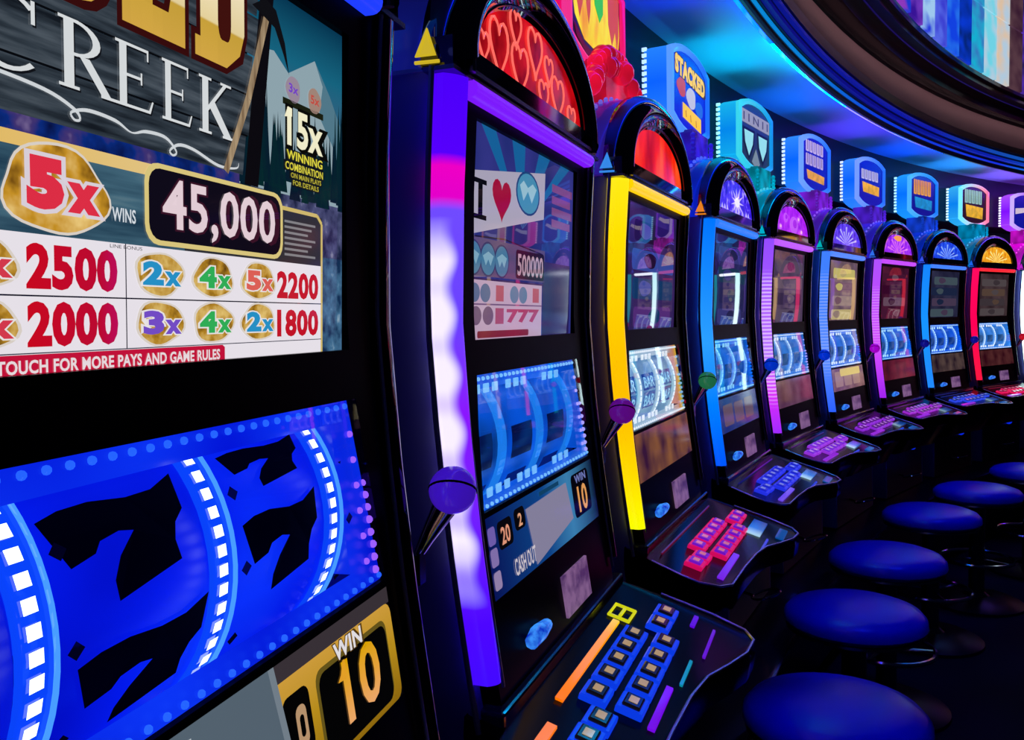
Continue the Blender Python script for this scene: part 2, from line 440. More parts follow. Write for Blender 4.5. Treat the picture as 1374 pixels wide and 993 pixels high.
def m_topper_leds():
    mb = MB()
    for sg in (-1, 1):
        for i in range(12):
            z = 0.604 + 0.193 * i / 11; mb.box(sg * 0.206 - 0.004, sg * 0.206 + 0.004, -0.236, -0.222, z - 0.0052, z + 0.0052)
    return mb.mesh('topper_leds')
def m_crest():
    mb = MB(); rnd = random.Random(3)
    for i in range(17):
        u = -1 + 2 * i / 16; x = 0.19 * u; zt = 0.475 + 0.075 * (1 - u * u) + 0.02
        mb.ball((x, -0.10 - 0.02 * rnd.random(), zt), 0.021 + 0.008 * rnd.random(), 14)
        if abs(u) < 0.8: mb.ball((x * 0.9, -0.115, zt + 0.03), 0.018 + 0.007 * rnd.random(), 14)
    mb.box(-0.10, 0.10, -0.215, -0.10, 0.46, 0.575)
    return mb.mesh('topper_neck', smooth=True)
def m_neck():
    mb = MB(); mb.box(-0.085, 0.085, -0.215, -0.12, 0.46, 0.575)
    for x in (-0.1, 0.1):
        for k in range(7): mb.ball((x + 0.004 * (k % 2), -0.115, 0.47 + 0.014 * k), 0.009, 8)
    return mb.mesh('topper_neck', smooth=True)
def m_top_screen():
    mb = MB(); a = [scr_plane(x, z, 0) for x, z in ((-0.215, -0.025), (0.215, -0.025), (0.215, 0.25), (-0.215, 0.25))]
    b = [(x, y - 0.008, z) for x, y, z in a]
    return mb.add(a + b, [(0, 1, 2, 3), (7, 6, 5, 4), (0, 4, 5, 1), (1, 5, 6, 2), (2, 6, 7, 3), (3, 7, 4, 0)]).mesh('top_screen')
def m_lcd():
    mb = MB(); a = [lcd_plane(x, z, 0) for x, z in ((-0.238, -0.337), (0.238, -0.337), (0.238, -0.236), (-0.238, -0.236))]
    b = [(x, y - 0.008, z) for x, y, z in a]
    return mb.add(a + b, [(0, 1, 2, 3), (7, 6, 5, 4), (0, 4, 5, 1), (1, 5, 6, 2), (2, 6, 7, 3), (3, 7, 4, 0)]).mesh('lower_display')
def m_reel_glass():
    a = [(-hw(-0.065), reel_glass_y(-0.065) + 0.004, -0.064), (hw(-0.065), reel_glass_y(-0.065) + 0.004, -0.064), (hw(-0.231), reel_glass_y(-0.231) + 0.002, -0.232), (-hw(-0.231), reel_glass_y(-0.231) + 0.002, -0.232)]
    return mesh_from('reel_glass', a, [(0, 1, 2, 3)])
def m_surround():
    mb = MB()
    def y(z): return reel_glass_y(z) - 0.005
    def q(x0, x1, z0, z1): mb.add([(x0, y(z0), z0), (x1, y(z0), z0), (x1, y(z1), z1), (x0, y(z1), z1)], [(0, 1, 2, 3)])
    q(-0.25, 0.25, -0.084, -0.055); q(-0.25, 0.25, -0.245, -0.212); q(0.182, 0.25, -0.212, -0.084)
    mb.add([(0.182, y(-0.212), -0.212), (0.182, y(-0.084), -0.084), (0.176, y(-0.084) - 0.09, -0.084), (0.176, y(-0.212) - 0.09, -0.212)], [(0, 1, 2, 3)])
    # the walls of the reel well
    mb.box(-0.25, 0.25, -0.222, -0.214, -0.242, -0.05)
    return mb.mesh('reel_surround', recalc=False)
def m_reel(x0, x1):
    rows = []
    for i in range(25):
        a = math.radians(-84 + 168 * i / 24); rows.append([(x, RCY + RR * math.cos(a), RCZ + RR * math.sin(a)) for x in (x0, x1)])
    mb = MB().grid(rows)
    return mb.mesh('reel', smooth=True)
def drum(x, s, dr=0.0):                     # s: arc length up the drum from its middle
    a = s / RR; return (x, RCY + (RR + dr) * math.cos(a), RCZ + (RR + dr) * math.sin(a))
def m_led_rail(x):
    rows = []
    for i in range(25):
        s = -0.125 + 0.25 * i / 24; rows.append([drum(x - 0.011, s, -0.002), drum(x - 0.011, s, 0.0035), drum(x + 0.011, s, 0.0035), drum(x + 0.011, s, -0.002)])
    return MB().grid(rows).mesh('led_rail', smooth=False)
def led_quad(mb, x, s, w, h, dr, m=0):
    mb.add([drum(x - w, s - h, dr), drum(x + w, s - h, dr), drum(x + w, s + h, dr), drum(x - w, s + h, dr)], [(0, 1, 2, 3)], m)
REEL_X = [(-0.279, -0.148), (-0.122, 0.004), (0.030, 0.156)]
RAIL_X = [-0.135, 0.017, 0.169]
SEVEN = [(0, .90), (.15, .96), (.35, .97), (.6, .91), (.8, .92), (1, 1.04), (.97, .62), (.88, .5), (.84, .32), (.86, .1), (.36, -.06), (.35, .15), (.42, .36), (.56, .56), (.46, .60), (.32, .56), (.27, .46), (.10, .40)]
def m_seven(x0, x1, s0, s1):
    return mesh_from('reel_symbol', [drum(x0 + (x1 - x0) * u, s0 + (s1 - s0) * w, 0.0025) for u, w in SEVEN], [tuple(range(len(SEVEN)))])
def m_barsym(x0, x1, s0, s1):
    return mesh_from('reel_symbol', [drum(x, s, 0.002) for s in zs(s0, s1, 5) for x in (x0, x1)], [(2 * i, 2 * i + 1, 2 * i + 3, 2 * i + 2) for i in range(4)])
def m_dots(kind):
    mb = MB()
    def y(z): return reel_glass_y(z) - 0.004
    if kind == 'rows':
        for i in range(30):
            x = -0.225 + 0.45 * i / 29
            for z in (-0.0715, -0.2265):
                mb.ball((x * (1 if z > -0.1 else 1.03), y(z), z), 0.0027, 10)
    else:
        for i in range(13):
            z = -0.085 - 0.135 * i / 12; mb.ball((0.2275 + 0.001 * math.sin(i * 2), y(z), z), 0.0036, 10)
            if i % 2: mb.ball((0.212, y(z), z), 0.003, 10)
    return mb.mesh('led_dots', smooth=True)
def m_marker(x, s):
    p = [drum(x, s - 0.005, 0.006), drum(x + 0.006, s, 0.006), drum(x, s + 0.005, 0.006), drum(x - 0.006, s, 0.006)]
    return mesh_from('payline_marker', p, [(0, 1, 2, 3)])
def m_lever_arm():
    mb = MB(); mb.tube([(0.316, -0.012, -0.240), (0.314, 0.004, -0.212), (0.313, 0.024, -0.180)], [0.004, 0.0075, 0.0125], 10)
    mb.box(0.303, 0.318, -0.03, 0.0, -0.258, -0.228)
    return mb.mesh('lever_arm', smooth=True)
BALLC = (0.311, 0.033, -0.163)
def m_ball(): return MB().ball(BALLC, 0.0235, 28).mesh('lever_ball', smooth=True)
def m_groove():
    n = Vector((-0.55, 0.1, -0.85)).normalized(); u = n.orthogonal().normalized(); w = n.cross(u); c = Vector(BALLC)
    return MB().tube([tuple(c + 0.0229 * (math.cos(a) * u + math.sin(a) * w)) for a in [2 * PI * k / 32 for k in range(32)]], 0.0014, 6, closed=True).mesh('ball_groove', smooth=True)
DECK = [(-0.298, -0.01), (-0.312, 0.05), (-0.325, 0.11), (-0.327, 0.145), (-0.305, 0.18), (-0.268, 0.197), (-0.14, 0.199), (-0.02, 0.205), (0.06, 0.216), (0.13, 0.238), (0.20, 0.257), (0.262, 0.262), (0.292, 0.245), (0.306, 0.19), (0.308, 0.10), (0.298, -0.01)]
def m_deck():
    n = len(DECK); mb = MB()
    inn = [(x * 0.975, 0.02 + (y - 0.02) * 0.965) for x, y in DECK]
    rows = [[(x, y, deck_z(y)) for x, y in inn], [(x, y, deck_z(y) + 0.002) for x, y in DECK], [(x * 1.01, y * 1.015, deck_z(y) - 0.018) for x, y in DECK], [(x * 1.0, y, deck_z(y) - 0.045) for x, y in DECK],
            [(x * 0.93, min(y * 0.8, 0.17), -0.585) for x, y in DECK], [(x * 0.88, y * 0.42, -0.70) for x, y in DECK]]
    mb.grid(rows, close=True); mb.f += [tuple(range(n)), tuple(range(5 * n, 6 * n))]; mb.m += [0, 0]
    return mb.mesh('button_deck', smooth=True)
def m_deck_trim():
    mb = MB(); mb.tube([(x * 1.003, y * 1.004, deck_z(y) + 0.003) for x, y in DECK[1:-1]], 0.0026, 6)
    return mb.mesh('deck_trim', smooth=True)
def m_shelf():
    return MB().box(-0.285, 0.30, 0.0, 0.035, -0.472, -0.452).mesh('deck_shelf', bevel=0.004)
BTN = [(.09, .10), (.038, .10), (-.014, .10), (-.066, .10), (-.125, .10), (.108, .145), (.047, .145), (-.008, .145), (-.061, .145), (-.116, .145), (.225, .124), (.170, .124), (-.186, .120), (-.236, .118)]
def m_button():
    mb = MB(); a, b = 0.0235, 0.0185
    mb.box(-a, a, -b, b, -0.004, 0.006); return mb.mesh('button', bevel=0.002)
def m_button_cap():
    mb = MB(); mb.box(-0.017, 0.017, -0.0125, 0.0125, 0.005, 0.0105); return mb.mesh('button_cap', bevel=0.0025)
def m_button_glyph():
    mb = MB(); mb.box(-0.0085, 0.0085, -0.006, 0.006, 0.0105, 0.0112); return mb.mesh('button_glyph')

def deck_obj(o, x, y):                      # set a part built round its own origin down on the sloping deck
    o.location = (x, -y, deck_z(y) + H + 0.003); o.rotation_euler = (math.atan(DK), 0, 0)
def mesh_local(fn):                         # small parts made round the origin are not raised to eye height
    def g():
        me = fn()
        for v in me.vertices: v.co.z -= H
        return me
    return g

# ------------------------------------------------------------------ machines, left to right along the round bank
MACH = {1: (-0.179, 0.538, 73.7), 2: (0.053, 1.241, 69.1), 3: (0.35, 1.956, 65.6), 4: (0.709, 2.661, 61.7), 5: (1.096, 3.306, 56.4), 6: (1.552, 3.941, 52.4), 7: (2.047, 4.518, 47.7), 8: (2.575, 5.043, 42.4), 9: (3.127, 5.511, 38.2)}
for k in range(10, 16):
    a = 128.6 - 4.45 * (k - 9); x, y, _ = ring(9.714, a); MACH[k] = (x, y, a - 90.3)
def strip_stops(*cs):
    if isinstance(cs[0][1], tuple): return list(cs)
    n = len(cs) - 1; return [(i / n, c) for i, c in enumerate(cs)]
ZLO, ZHI = -0.418 + H, 0.277 + H
#   strip colours bottom -> top, LED glow, bar, arch panel stops, hood, rim, sign face, ball, reel light, reel field
CFG = {
 1: dict(label='slot machine at the left with the large mining paytable screen and deep blue reels', strip=[(20, 40, 255), (40, 90, 255)], bar=(30, 60, 255), panel=[(0, (10, 10, 160)), (1, (80, 120, 255))], hood=(20, 30, 170), rim=(90, 150, 255), face=(10, 30, 190), ball=(74, 26, 215), reel=(4, 32, 250), led=(205, 225, 255), crest=(40, 50, 230), glint=(60, 90, 255)),
 2: dict(label='slot machine with purple edge light and red heart arch panel', strip=[(0, (62, 8, 240)), (.1, (72, 5, 245)), (.3, (110, 30, 250)), (.45, (130, 20, 250)), (.6, (100, 60, 250)), (.785, (105, 70, 252)), (.805, (215, 0, 190)), (.855, (225, 0, 185)), (.875, (80, 0, 238)), (1, (70, 0, 235))], ledc=((236, 226, 255), 15, 1.0, -0.25, 0.07, -0.277, -0.300), bar=(118, 22, 240), panel=[(0.3, (90, 0, 5)), (0.6, (220, 12, 22))], hood=(14, 20, 120), rim=(150, 60, 255), face=(60, 10, 120), ball=(112, 16, 150), reel=(8, 92, 240), led=(120, 190, 255), crest=(120, 20, 200), glint=(225, 195, 40)),
 3: dict(label='slot machine with yellow edge light and pineapple yellow lit topper', strip=[(235, 240, 0), (250, 205, 0), (255, 180, 0), (255, 185, 0), (255, 200, 0), (255, 212, 0), (250, 222, 20)], bar=(255, 200, 0), panel=[(0.3, (185, 5, 5)), (0.55, (245, 30, 10)), (0.8, (255, 95, 40))], hood=(50, 28, 160), rim=(240, 60, 150), face=(40, 5, 10), ball=(40, 130, 84), reel=(120, 175, 215), led=(235, 245, 255), crest=(250, 18, 60), glint=(60, 150, 255)),
 4: dict(label='slot machine with azure edge light and violet crystal arch panel', strip=[(0, 80, 250), (0, 120, 255), (40, 150, 255), (20, 130, 255), (0, 110, 255)], bar=(35, 120, 250), panel=[(0.3, (25, 10, 190)), (0.55, (70, 40, 240)), (0.75, (215, 200, 255))], hood=(10, 35, 215), rim=(105, 165, 255), face=(8, 22, 205), ball=(0, 60, 225), reel=(10, 110, 245), led=(140, 215, 255), crest=(50, 30, 235), glint=(255, 140, 30)),
 5: dict(label='slot machine with violet edge light under the aqua topper', strip=[(150, 40, 240), (205, 40, 235), (170, 110, 255), (165, 90, 250), (150, 80, 250), (140, 70, 250)], ledc=((250, 225, 255), 75, 0.5, -0.25, 0.12), bar=(185, 85, 250), panel=[(0.3, (140, 10, 225)), (0.6, (185, 40, 250)), (0.8, (225, 110, 255))], hood=(0, 150, 185), rim=(70, 225, 235), face=(30, 50, 70), ball=(0, 60, 235), reel=(40, 130, 240), led=(200, 225, 255), crest=(0, 170, 200), glint=(0, 190, 220)),
 6: dict(label='slot machine with periwinkle edge light and indigo arch, sixth along the bank', strip=[(40, 90, 245), (80, 130, 255), (60, 120, 255), (60, 120, 255)], ledc=((190, 205, 255), 75, 0.3, -0.2, 0.15), bar=(75, 130, 255), panel=[(0.3, (45, 15, 200)), (0.6, (100, 70, 250)), (0.8, (160, 150, 255))], hood=(85, 15, 205), rim=(130, 170, 255), face=(8, 12, 170), ball=(200, 0, 235), reel=(30, 120, 250), led=(225, 240, 255), crest=(130, 30, 235), glint=(0, 190, 200)),
 7: dict(label='slot machine with magenta purple edge light, left of the sky blue lit one', strip=[(150, 30, 225), (200, 70, 245), (180, 70, 250), (165, 75, 250)], ledc=((245, 190, 255), 75, 0.3, -0.1, 0.1), bar=(190, 70, 245), panel=[(0.3, (125, 5, 230)), (0.55, (165, 50, 250)), (0.8, (255, 150, 130))], hood=(45, 30, 215), rim=(140, 165, 255), face=(8, 12, 165), ball=(20, 20, 150), reel=(15, 110, 250), led=(170, 225, 255), crest=(85, 35, 230), glint=(50, 120, 255)),
 8: dict(label='slot machine with sky blue edge light and blue mosaic arch panel', strip=[(30, 130, 255), (20, 140, 255), (20, 125, 255)], bar=(60, 125, 255), panel=[(0.3, (10, 30, 195)), (0.6, (40, 90, 245)), (0.8, (130, 175, 255))], hood=(8, 40, 205), rim=(90, 190, 255), face=(6, 16, 140), ball=(20, 20, 160), reel=(10, 95, 250), led=(190, 235, 255), crest=(20, 70, 235), glint=(60, 90, 255)),
 9: dict(label='slot machine with red edge light and golden arch panel', strip=[(255, 20, 60), (250, 0, 80), (250, 10, 90)], bar=(245, 35, 45), panel=[(0.3, (220, 120, 10)), (0.6, (250, 180, 40)), (0.8, (255, 225, 120))], hood=(0, 125, 190), rim=(150, 215, 240), face=(40, 14, 20), ball=(235, 20, 40), reel=(50, 140, 250), led=(235, 245, 255), crest=(0, 150, 205), glint=(30, 110, 255)),
 10: dict(label='slot machine cut by the right edge with pale teal edge light and white topper', strip=[(205, 240, 245), (220, 245, 250), (190, 235, 240)], k=3.5, bar=(235, 240, 255), panel=[(0.3, (150, 40, 190)), (0.7, (225, 170, 250))], hood=(230, 0, 225), rim=(215, 205, 255), face=(10, 20, 150), ball=(235, 20, 40), reel=(60, 140, 250), led=(230, 240, 255), crest=(220, 20, 220), glint=(200, 40, 220)),
 11: dict(label='slot machine past the right edge with turquoise edge light', strip=[(0, 190, 200), (0, 210, 220)], bar=(0, 200, 210), panel=[(0.3, (10, 60, 150)), (0.7, (60, 180, 250))], hood=(0, 60, 160), rim=(80, 200, 255), face=(10, 20, 120), ball=(230, 30, 60), reel=(30, 110, 250), led=(200, 230, 255), crest=(0, 120, 200), glint=(60, 90, 255)),
 12: dict(label='slot machine past the right edge with rose edge light', strip=[(255, 10, 90), (255, 40, 110)], k=1.6, bar=(255, 20, 100), panel=[(0.3, (160, 10, 90)), (0.7, (250, 80, 160))], hood=(150, 10, 90), rim=(255, 120, 190), face=(90, 10, 60), ball=(200, 20, 90), reel=(60, 110, 250), led=(230, 230, 255), crest=(220, 20, 120), glint=(255, 90, 160)),
 13: dict(label='slot machine past the right edge with pale gold screens and amber edge light', strip=[(255, 190, 70), (255, 210, 120)], k=1.3, bar=(255, 205, 110), panel=[(0.3, (190, 110, 30)), (0.7, (255, 220, 140))], hood=(120, 70, 10), rim=(255, 220, 150), face=(110, 80, 30), ball=(160, 110, 30), reel=(200, 180, 120), led=(255, 245, 220), crest=(200, 120, 20), glint=(255, 190, 60)),
 14: dict(label='slot machine past the right edge with violet edge light', strip=[(120, 40, 250), (150, 70, 255)], bar=(140, 60, 250), panel=[(0.3, (70, 10, 190)), (0.7, (160, 90, 255))], hood=(60, 20, 190), rim=(160, 130, 255), face=(20, 10, 130), ball=(90, 20, 190), reel=(60, 110, 250), led=(220, 230, 255), crest=(90, 30, 230), glint=(120, 60, 255)),
 15: dict(label='slot machine past the right edge with scarlet edge light', strip=[(255, 20, 40), (255, 50, 60)], k=1.6, bar=(255, 30, 50), panel=[(0.3, (170, 10, 20)), (0.7, (255, 70, 60))], hood=(140, 10, 20), rim=(255, 120, 120), face=(90, 10, 20), ball=(200, 20, 30), reel=(200, 60, 90), led=(255, 220, 220), crest=(230, 30, 40), glint=(255, 80, 60)),
}
GROUP = 'slot machines of the curved bank'

def sat(c, a, b):
    """the same hue, purer: the weakest channel scaled by a, the middle one by b"""
    o = sorted(range(3), key=lambda k: c[k]); r = list(c); r[o[0]] = int(c[o[0]] * a); r[o[1]] = int(c[o[1]] * b); return tuple(r)
def build_machine(i):
    c = CFG[i]; x, y, th = MACH[i]; near = i <= 4; seen = i <= 10
    r = empty('slot_machine', (x, y, 0), math.radians(th), c['label'], 'slot machine', GROUP)
    part(r, 'body', m_body, SATIN)
    for sg in (-1, 1): part(r, 'side_panel', lambda: m_side(sg), SIDE, key='side%d' % sg)
    part(r, 'face_plate', m_face, BEZEL)
    sm = em_grad('edge_light_%d' % i, 2, ZLO, ZHI, strip_stops(*c['strip']), c.get('k', 1.0) * 1.15, 0.25,
                 led=(c['ledc'][1], c['ledc'][2], c['ledc'][0], c['ledc'][3] + H, c['ledc'][4] + H) + tuple(c['ledc'][5:]) if 'ledc' in c else None)
    part(r, 'light_strip', lambda: m_strip(-1), sm, key='strip-1')
    part(r, 'corner_guard', lambda: m_strip(1), BLACK_ARCH, key='strip1')
    tb = part(r, 'top_bar_light', m_bar, em(c['bar'], c.get('k', 1.0) * 1.1, 0.25))
    if i == 1: tb.location.z = 0.012; tb.scale.x = 0.96
    for sg in (-1, 1): part(r, 'edge_trim', lambda: m_trim(sg), EDGE, key='trim%d' % sg)
    part(r, 'arch_frame', m_arch, BLACK_ARCH)
    part(r, 'arch_trim', m_arch_trim, STEEL)
    ap = part(r, 'arch_panel', m_arch_panel, em_noise('arch_glass_%d' % i, c['panel'], 14 if i in (2, 3) else 32, 1.0, 2, 0.15, stretch=(1, 1, 0.35) if i == 3 else (1, 1, 1)))
    arch_art(i, ap)
    hm = em_noise('hood_plastic_%d' % i, [(0.3, tuple(int(v * 0.55) for v in c['hood'])), (0.7, c['hood'])], 6, 0.95, 1, 0.15)
    hd = part(r, 'arch_hood', m_hood, hm)
    part(hd, 'hood_beads', m_hood_beads, em(tuple(min(255, int(v * 0.8 + 60)) for v in c['hood']), 1.2), kind='stuff')
    for sg in (-1, 1): part(r, 'cap_glint', lambda: m_cap_glint(sg), em(c['glint'], 0.8), key='side_glint%d' % sg)  # coloured reflections in the chrome side caps, put in as glowing triangles
    # the sign on top
    tp = part(r, 'topper', m_topper_body, em_grad('topper_side_%d' % i, 2, 0.56 + H, 0.84 + H, [(0, sat(c['rim'], 0.3, 0.8)), (0.5, sat(c['rim'], 0.05, 0.6)), (1, sat(c['rim'], 0.4, 0.85))], 1.0, 0.3))
    part(tp, 'topper_rim', m_topper_rim, em_grad('topper_rim_%d' % i, 0, -0.2, 0.2, [(0, sat(c['rim'], 0.85, 0.95)), (0.55, sat(c['rim'], 0.5, 0.8)), (1, sat(c['rim'], 0.25, 0.65))], 1.0, 0.3) if i != 9 else em_grad('topper_rim_9', 0, -0.2, 0.2, [(0, (110, 225, 255)), (1, (255, 110, 150))], 1.2))
    part(tp, 'topper_face', m_topper_face, em(c['face'], 1.0, 0.35, 0.25))
    part(tp, 'topper_leds', m_topper_leds, em(tuple(min(255, int(v * 0.6 + 100)) for v in c['rim']), 1.6), kind='stuff')
    part(tp, 'topper_neck', m_crest if i == 3 else m_neck, em_noise('crest_%d' % i, [(0.3, tuple(int(v * 0.5) for v in c['crest'])), (0.65, c['crest'])], 12, 0.9, 1, 0.15), key='crest' if i == 3 else 'neck')
    topper_art(i, tp)
    # screens
    sc = part(r, 'top_screen', m_top_screen, screen_base(i)); top_art(i, sc)
    lc = part(r, 'lower_display', m_lcd, lcd_base(i)); lcd_art(i, lc)
    # reels
    reels(i, r, c)
    # lever, service panel, deck
    lv = part(r, 'lever_arm', m_lever_arm, CHROME)
    part(lv, 'lever_ball', m_ball, solid_ball(c['ball']), label=None); part(lv, 'ball_groove', m_groove, BEZEL)
    if seen:
        st = em_noise('bill_sticker', [(0.3, (95, 60, 120)), (0.6, (165, 120, 175))], 40, 0.55, 3, 0.3)
        part(r, 'bill_sticker', lambda: MB().prism_x([(prof(-0.376) + 0.0, -0.376), (prof(-0.436) + 0.0, -0.436), (prof(-0.436) - 0.004, -0.436), (prof(-0.376) - 0.004, -0.376)], 0.0, 0.125).mesh('bill_sticker'), st)
        part(r, 'bill_slot', lambda: MB().tube([(-0.165, prof(-0.413) + 0.004, -0.413), (-0.14, prof(-0.408) + 0.006, -0.408), (-0.10, prof(-0.410) + 0.004, -0.410)], [0.009, 0.012, 0.008], 10).mesh('bill_slot', smooth=True), em_noise('bill_light', [(0.35, (5, 40, 190)), (0.65, (60, 150, 255))], 60, 1.0))
    part(r, 'deck_shelf', m_shelf, solid((20, 22, 60), 0.15, coat=0.6))
    dk = part(r, 'button_deck', m_deck, DECKM); part(dk, 'deck_trim', m_deck_trim, EDGE)
    if seen: deck_parts(i, r, dk)
    part(r, 'door_light', lambda: MB().ball((0.085, 0.042, -0.705), 0.02, 12).mesh('door_light', smooth=True), em((8, 40, 225), 0.9))
    part(r, 'cup_ring', lambda: MB().tube([(-0.10 + 0.05 * math.cos(a), 0.10 + 0.04 * math.sin(a), -0.83 + 0.012 * math.sin(a)) for a in [2 * PI * k / 24 for k in range(24)]], 0.004, 6, closed=True).mesh('cup_ring', smooth=True), CHROME)
    part(r, 'ring_post', lambda: MB().tube([(-0.10, 0.02, -0.83), (-0.10, 0.062, -0.84)], 0.005, 6).mesh('ring_post', smooth=True), CHROME)
    return r

def solid_ball(c):
    key = ('ball', c)
    if key not in _M:
        m, nt, b = principled('lever_ball_plastic'); b.inputs['Base Color'].default_value = lin(c); b.inputs['Roughness'].default_value = 0.18
        b.inputs['Emission Color'].default_value = lin(c); b.inputs['Emission Strength'].default_value = 0.55   # glow added in the ball's own colour
        b.inputs['Coat Weight'].default_value = 0.5
        _M[key] = m
    return _M[key]

def reels(i, r, c):
    R = c['reel']; dim = tuple(int(v * 0.85) for v in R); dk = tuple(int(v * 0.5) for v in R); hi = tuple(min(255, int(v * 0.6 + 105)) for v in R)
    if i == 1:
        field = em_noise('reel_plastic_1', [(0.2, (2, 10, 190)), (0.5, (3, 26, 240)), (0.8, (10, 50, 255))], 7, 1.0, 1, 0.3)
        surr = em_noise('reel_frame_1', [(0.3, (2, 14, 215)), (0.7, (14, 60, 255))], 6, 1.0, 1, 0.2)
    elif i == 3:
        field = em_noise('reel_plastic_3', [(0.3, (60, 120, 190)), (0.7, (150, 195, 225))], 12, 0.9, 1, 0.3)
        surr = em_grad('reel_frame_3', 0, -0.23, 0.24, [(0, (150, 190, 220)), (0.75, (165, 190, 215)), (0.88, (230, 150, 120)), (0.94, (250, 190, 60)), (1, (40, 200, 90))], 0.9)
    else:
        field = em_noise('reel_plastic_%d' % i, [(0.3, dk), (0.5, dim), (0.75, R)], 11, 1.0, 1, 0.3)
        surr = em_noise('reel_frame_%d' % i, [(0.3, dim), (0.6, R), (0.8, hi)], 13, 1.0, 1, 0.2)
    sr = part(r, 'reel_surround', m_surround, surr)
    for k, (a, b) in enumerate(REEL_X):
        rl = part(r, 'reel', lambda: m_reel(a, b), field, key='reel%d' % k)
        if i == 1:
            if k == 1:
                part(rl, 'reel_symbol', lambda: m_seven(a + 0.004, b - 0.012, 0.012, 0.068), em((0, 0, 8), 1, 0.7, 0.05), key='seven1a')
                part(rl, 'reel_symbol', lambda: m_seven(a + 0.012, b - 0.004, -0.066, -0.012), em((0, 0, 8), 1, 0.7, 0.05), key='seven1b')
            elif k == 2:
                part(rl, 'reel_symbol', lambda: m_seven(a + 0.012, b - 0.012, -0.03, 0.028), em((0, 0, 8), 1, 0.7, 0.05), key='seven2a')
                part(rl, 'reel_symbol', lambda: m_seven(a + 0.012, b - 0.012, 0.045, 0.075), em((0, 0, 12), 1, 0.7, 0.05), key='seven2b')
        elif i == 3:
            for s0, t in ((0.02, 'BAR'), (-0.02, 'BAR')):
                A = Art(lambda x, s, L: drum(x, s, 0.002 + 0.0004 * L)); A.rect(a + 0.015, b - 0.015, s0 - 0.017, s0 + 0.019, (15, 60, 150), 1)
                A.text(t, a + 0.022, b - 0.022, s0 - 0.012, s0 + 0.012, (150, 215, 255), 2.5, 0.02); A.done(rl, 'reel_symbol')
        else:
            part(rl, 'reel_symbol', lambda: m_barsym(a + 0.022, b - 0.022, -0.026, 0.018), em((4, 8, 60) if i == 2 else dk, 1, 0.2), key='barsym%d' % k)
            if i == 2: part(rl, 'reel_symbol', lambda: m_barsym(a + 0.03, b - 0.02, -0.078, -0.05), em((6, 30, 120), 1, 0.2), key='barlow%d' % k)
    for k, x in enumerate(RAIL_X):
        rail = part(r, 'led_rail', lambda: m_led_rail(x), em((10, 70, 255) if i == 1 else hi if i != 2 else (30, 130, 245), 1.0), key='rail%d' % k)
        if i == 1:
            for n in range(17):
                s = -0.10 + 0.2 * n / 16
                def one():
                    mb = MB(); led_quad(mb, x - 0.0035, s, 0.0045, 0.0037, 0.0045); return mb.mesh('led_lamp')
                part(rail, 'led_lamp', one, em((215, 230, 255), 2.6), key='led%d_%d' % (k, n))
            def edge():
                mb = MB(); mb.tube([drum(x + 0.0085, -0.11 + 0.22 * q / 20, 0.005) for q in range(21)], 0.0016, 6); return mb.mesh('reel_edge_light', smooth=True)
            part(rail, 'reel_edge_light', edge, em((70, 150, 255), 1.2), key='redge%d' % k)
            for n, s in enumerate((-0.055, -0.005, 0.045)): part(rail, 'payline_marker', lambda: m_marker(x + 0.02, s), em((2, 2, 30), 1), key='mark%d_%d' % (k, n))
        elif i >= 3:
            def leds():
                mb = MB()
                for n in range(17): led_quad(mb, x, -0.10 + 0.2 * n / 16, 0.004, 0.005, 0.0045)
                return mb.mesh('led_row')
            part(rail, 'led_row', leds, em(c['led'], 1.5), key='ledrow%d' % k, kind='stuff')
    # lamp glints above and below the reels, put in as glowing blocks
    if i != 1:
        def m_glints():
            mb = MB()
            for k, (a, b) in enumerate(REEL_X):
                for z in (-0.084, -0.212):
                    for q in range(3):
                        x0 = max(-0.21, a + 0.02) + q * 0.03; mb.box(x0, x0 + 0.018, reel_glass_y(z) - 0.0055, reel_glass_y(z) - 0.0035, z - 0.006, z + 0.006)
            return mb.mesh('reel_glints', bevel=0.001)
        part(sr, 'reel_glints', m_glints, em(c['led'], 1.1), kind='stuff')
    part(sr, 'led_dots', lambda: m_dots('rows'), em((36, 96, 255) if i == 1 else c['led'], 1.2), key='dots_rows', kind='stuff')
    part(sr, 'led_dots', lambda: m_dots('side'), em((150, 90, 255) if i == 1 else (170, 160, 255) if i in (2, 5) else R, 1.3), key='dots_side', kind='stuff')
    part(r, 'reel_glass', m_reel_glass, GLASS)

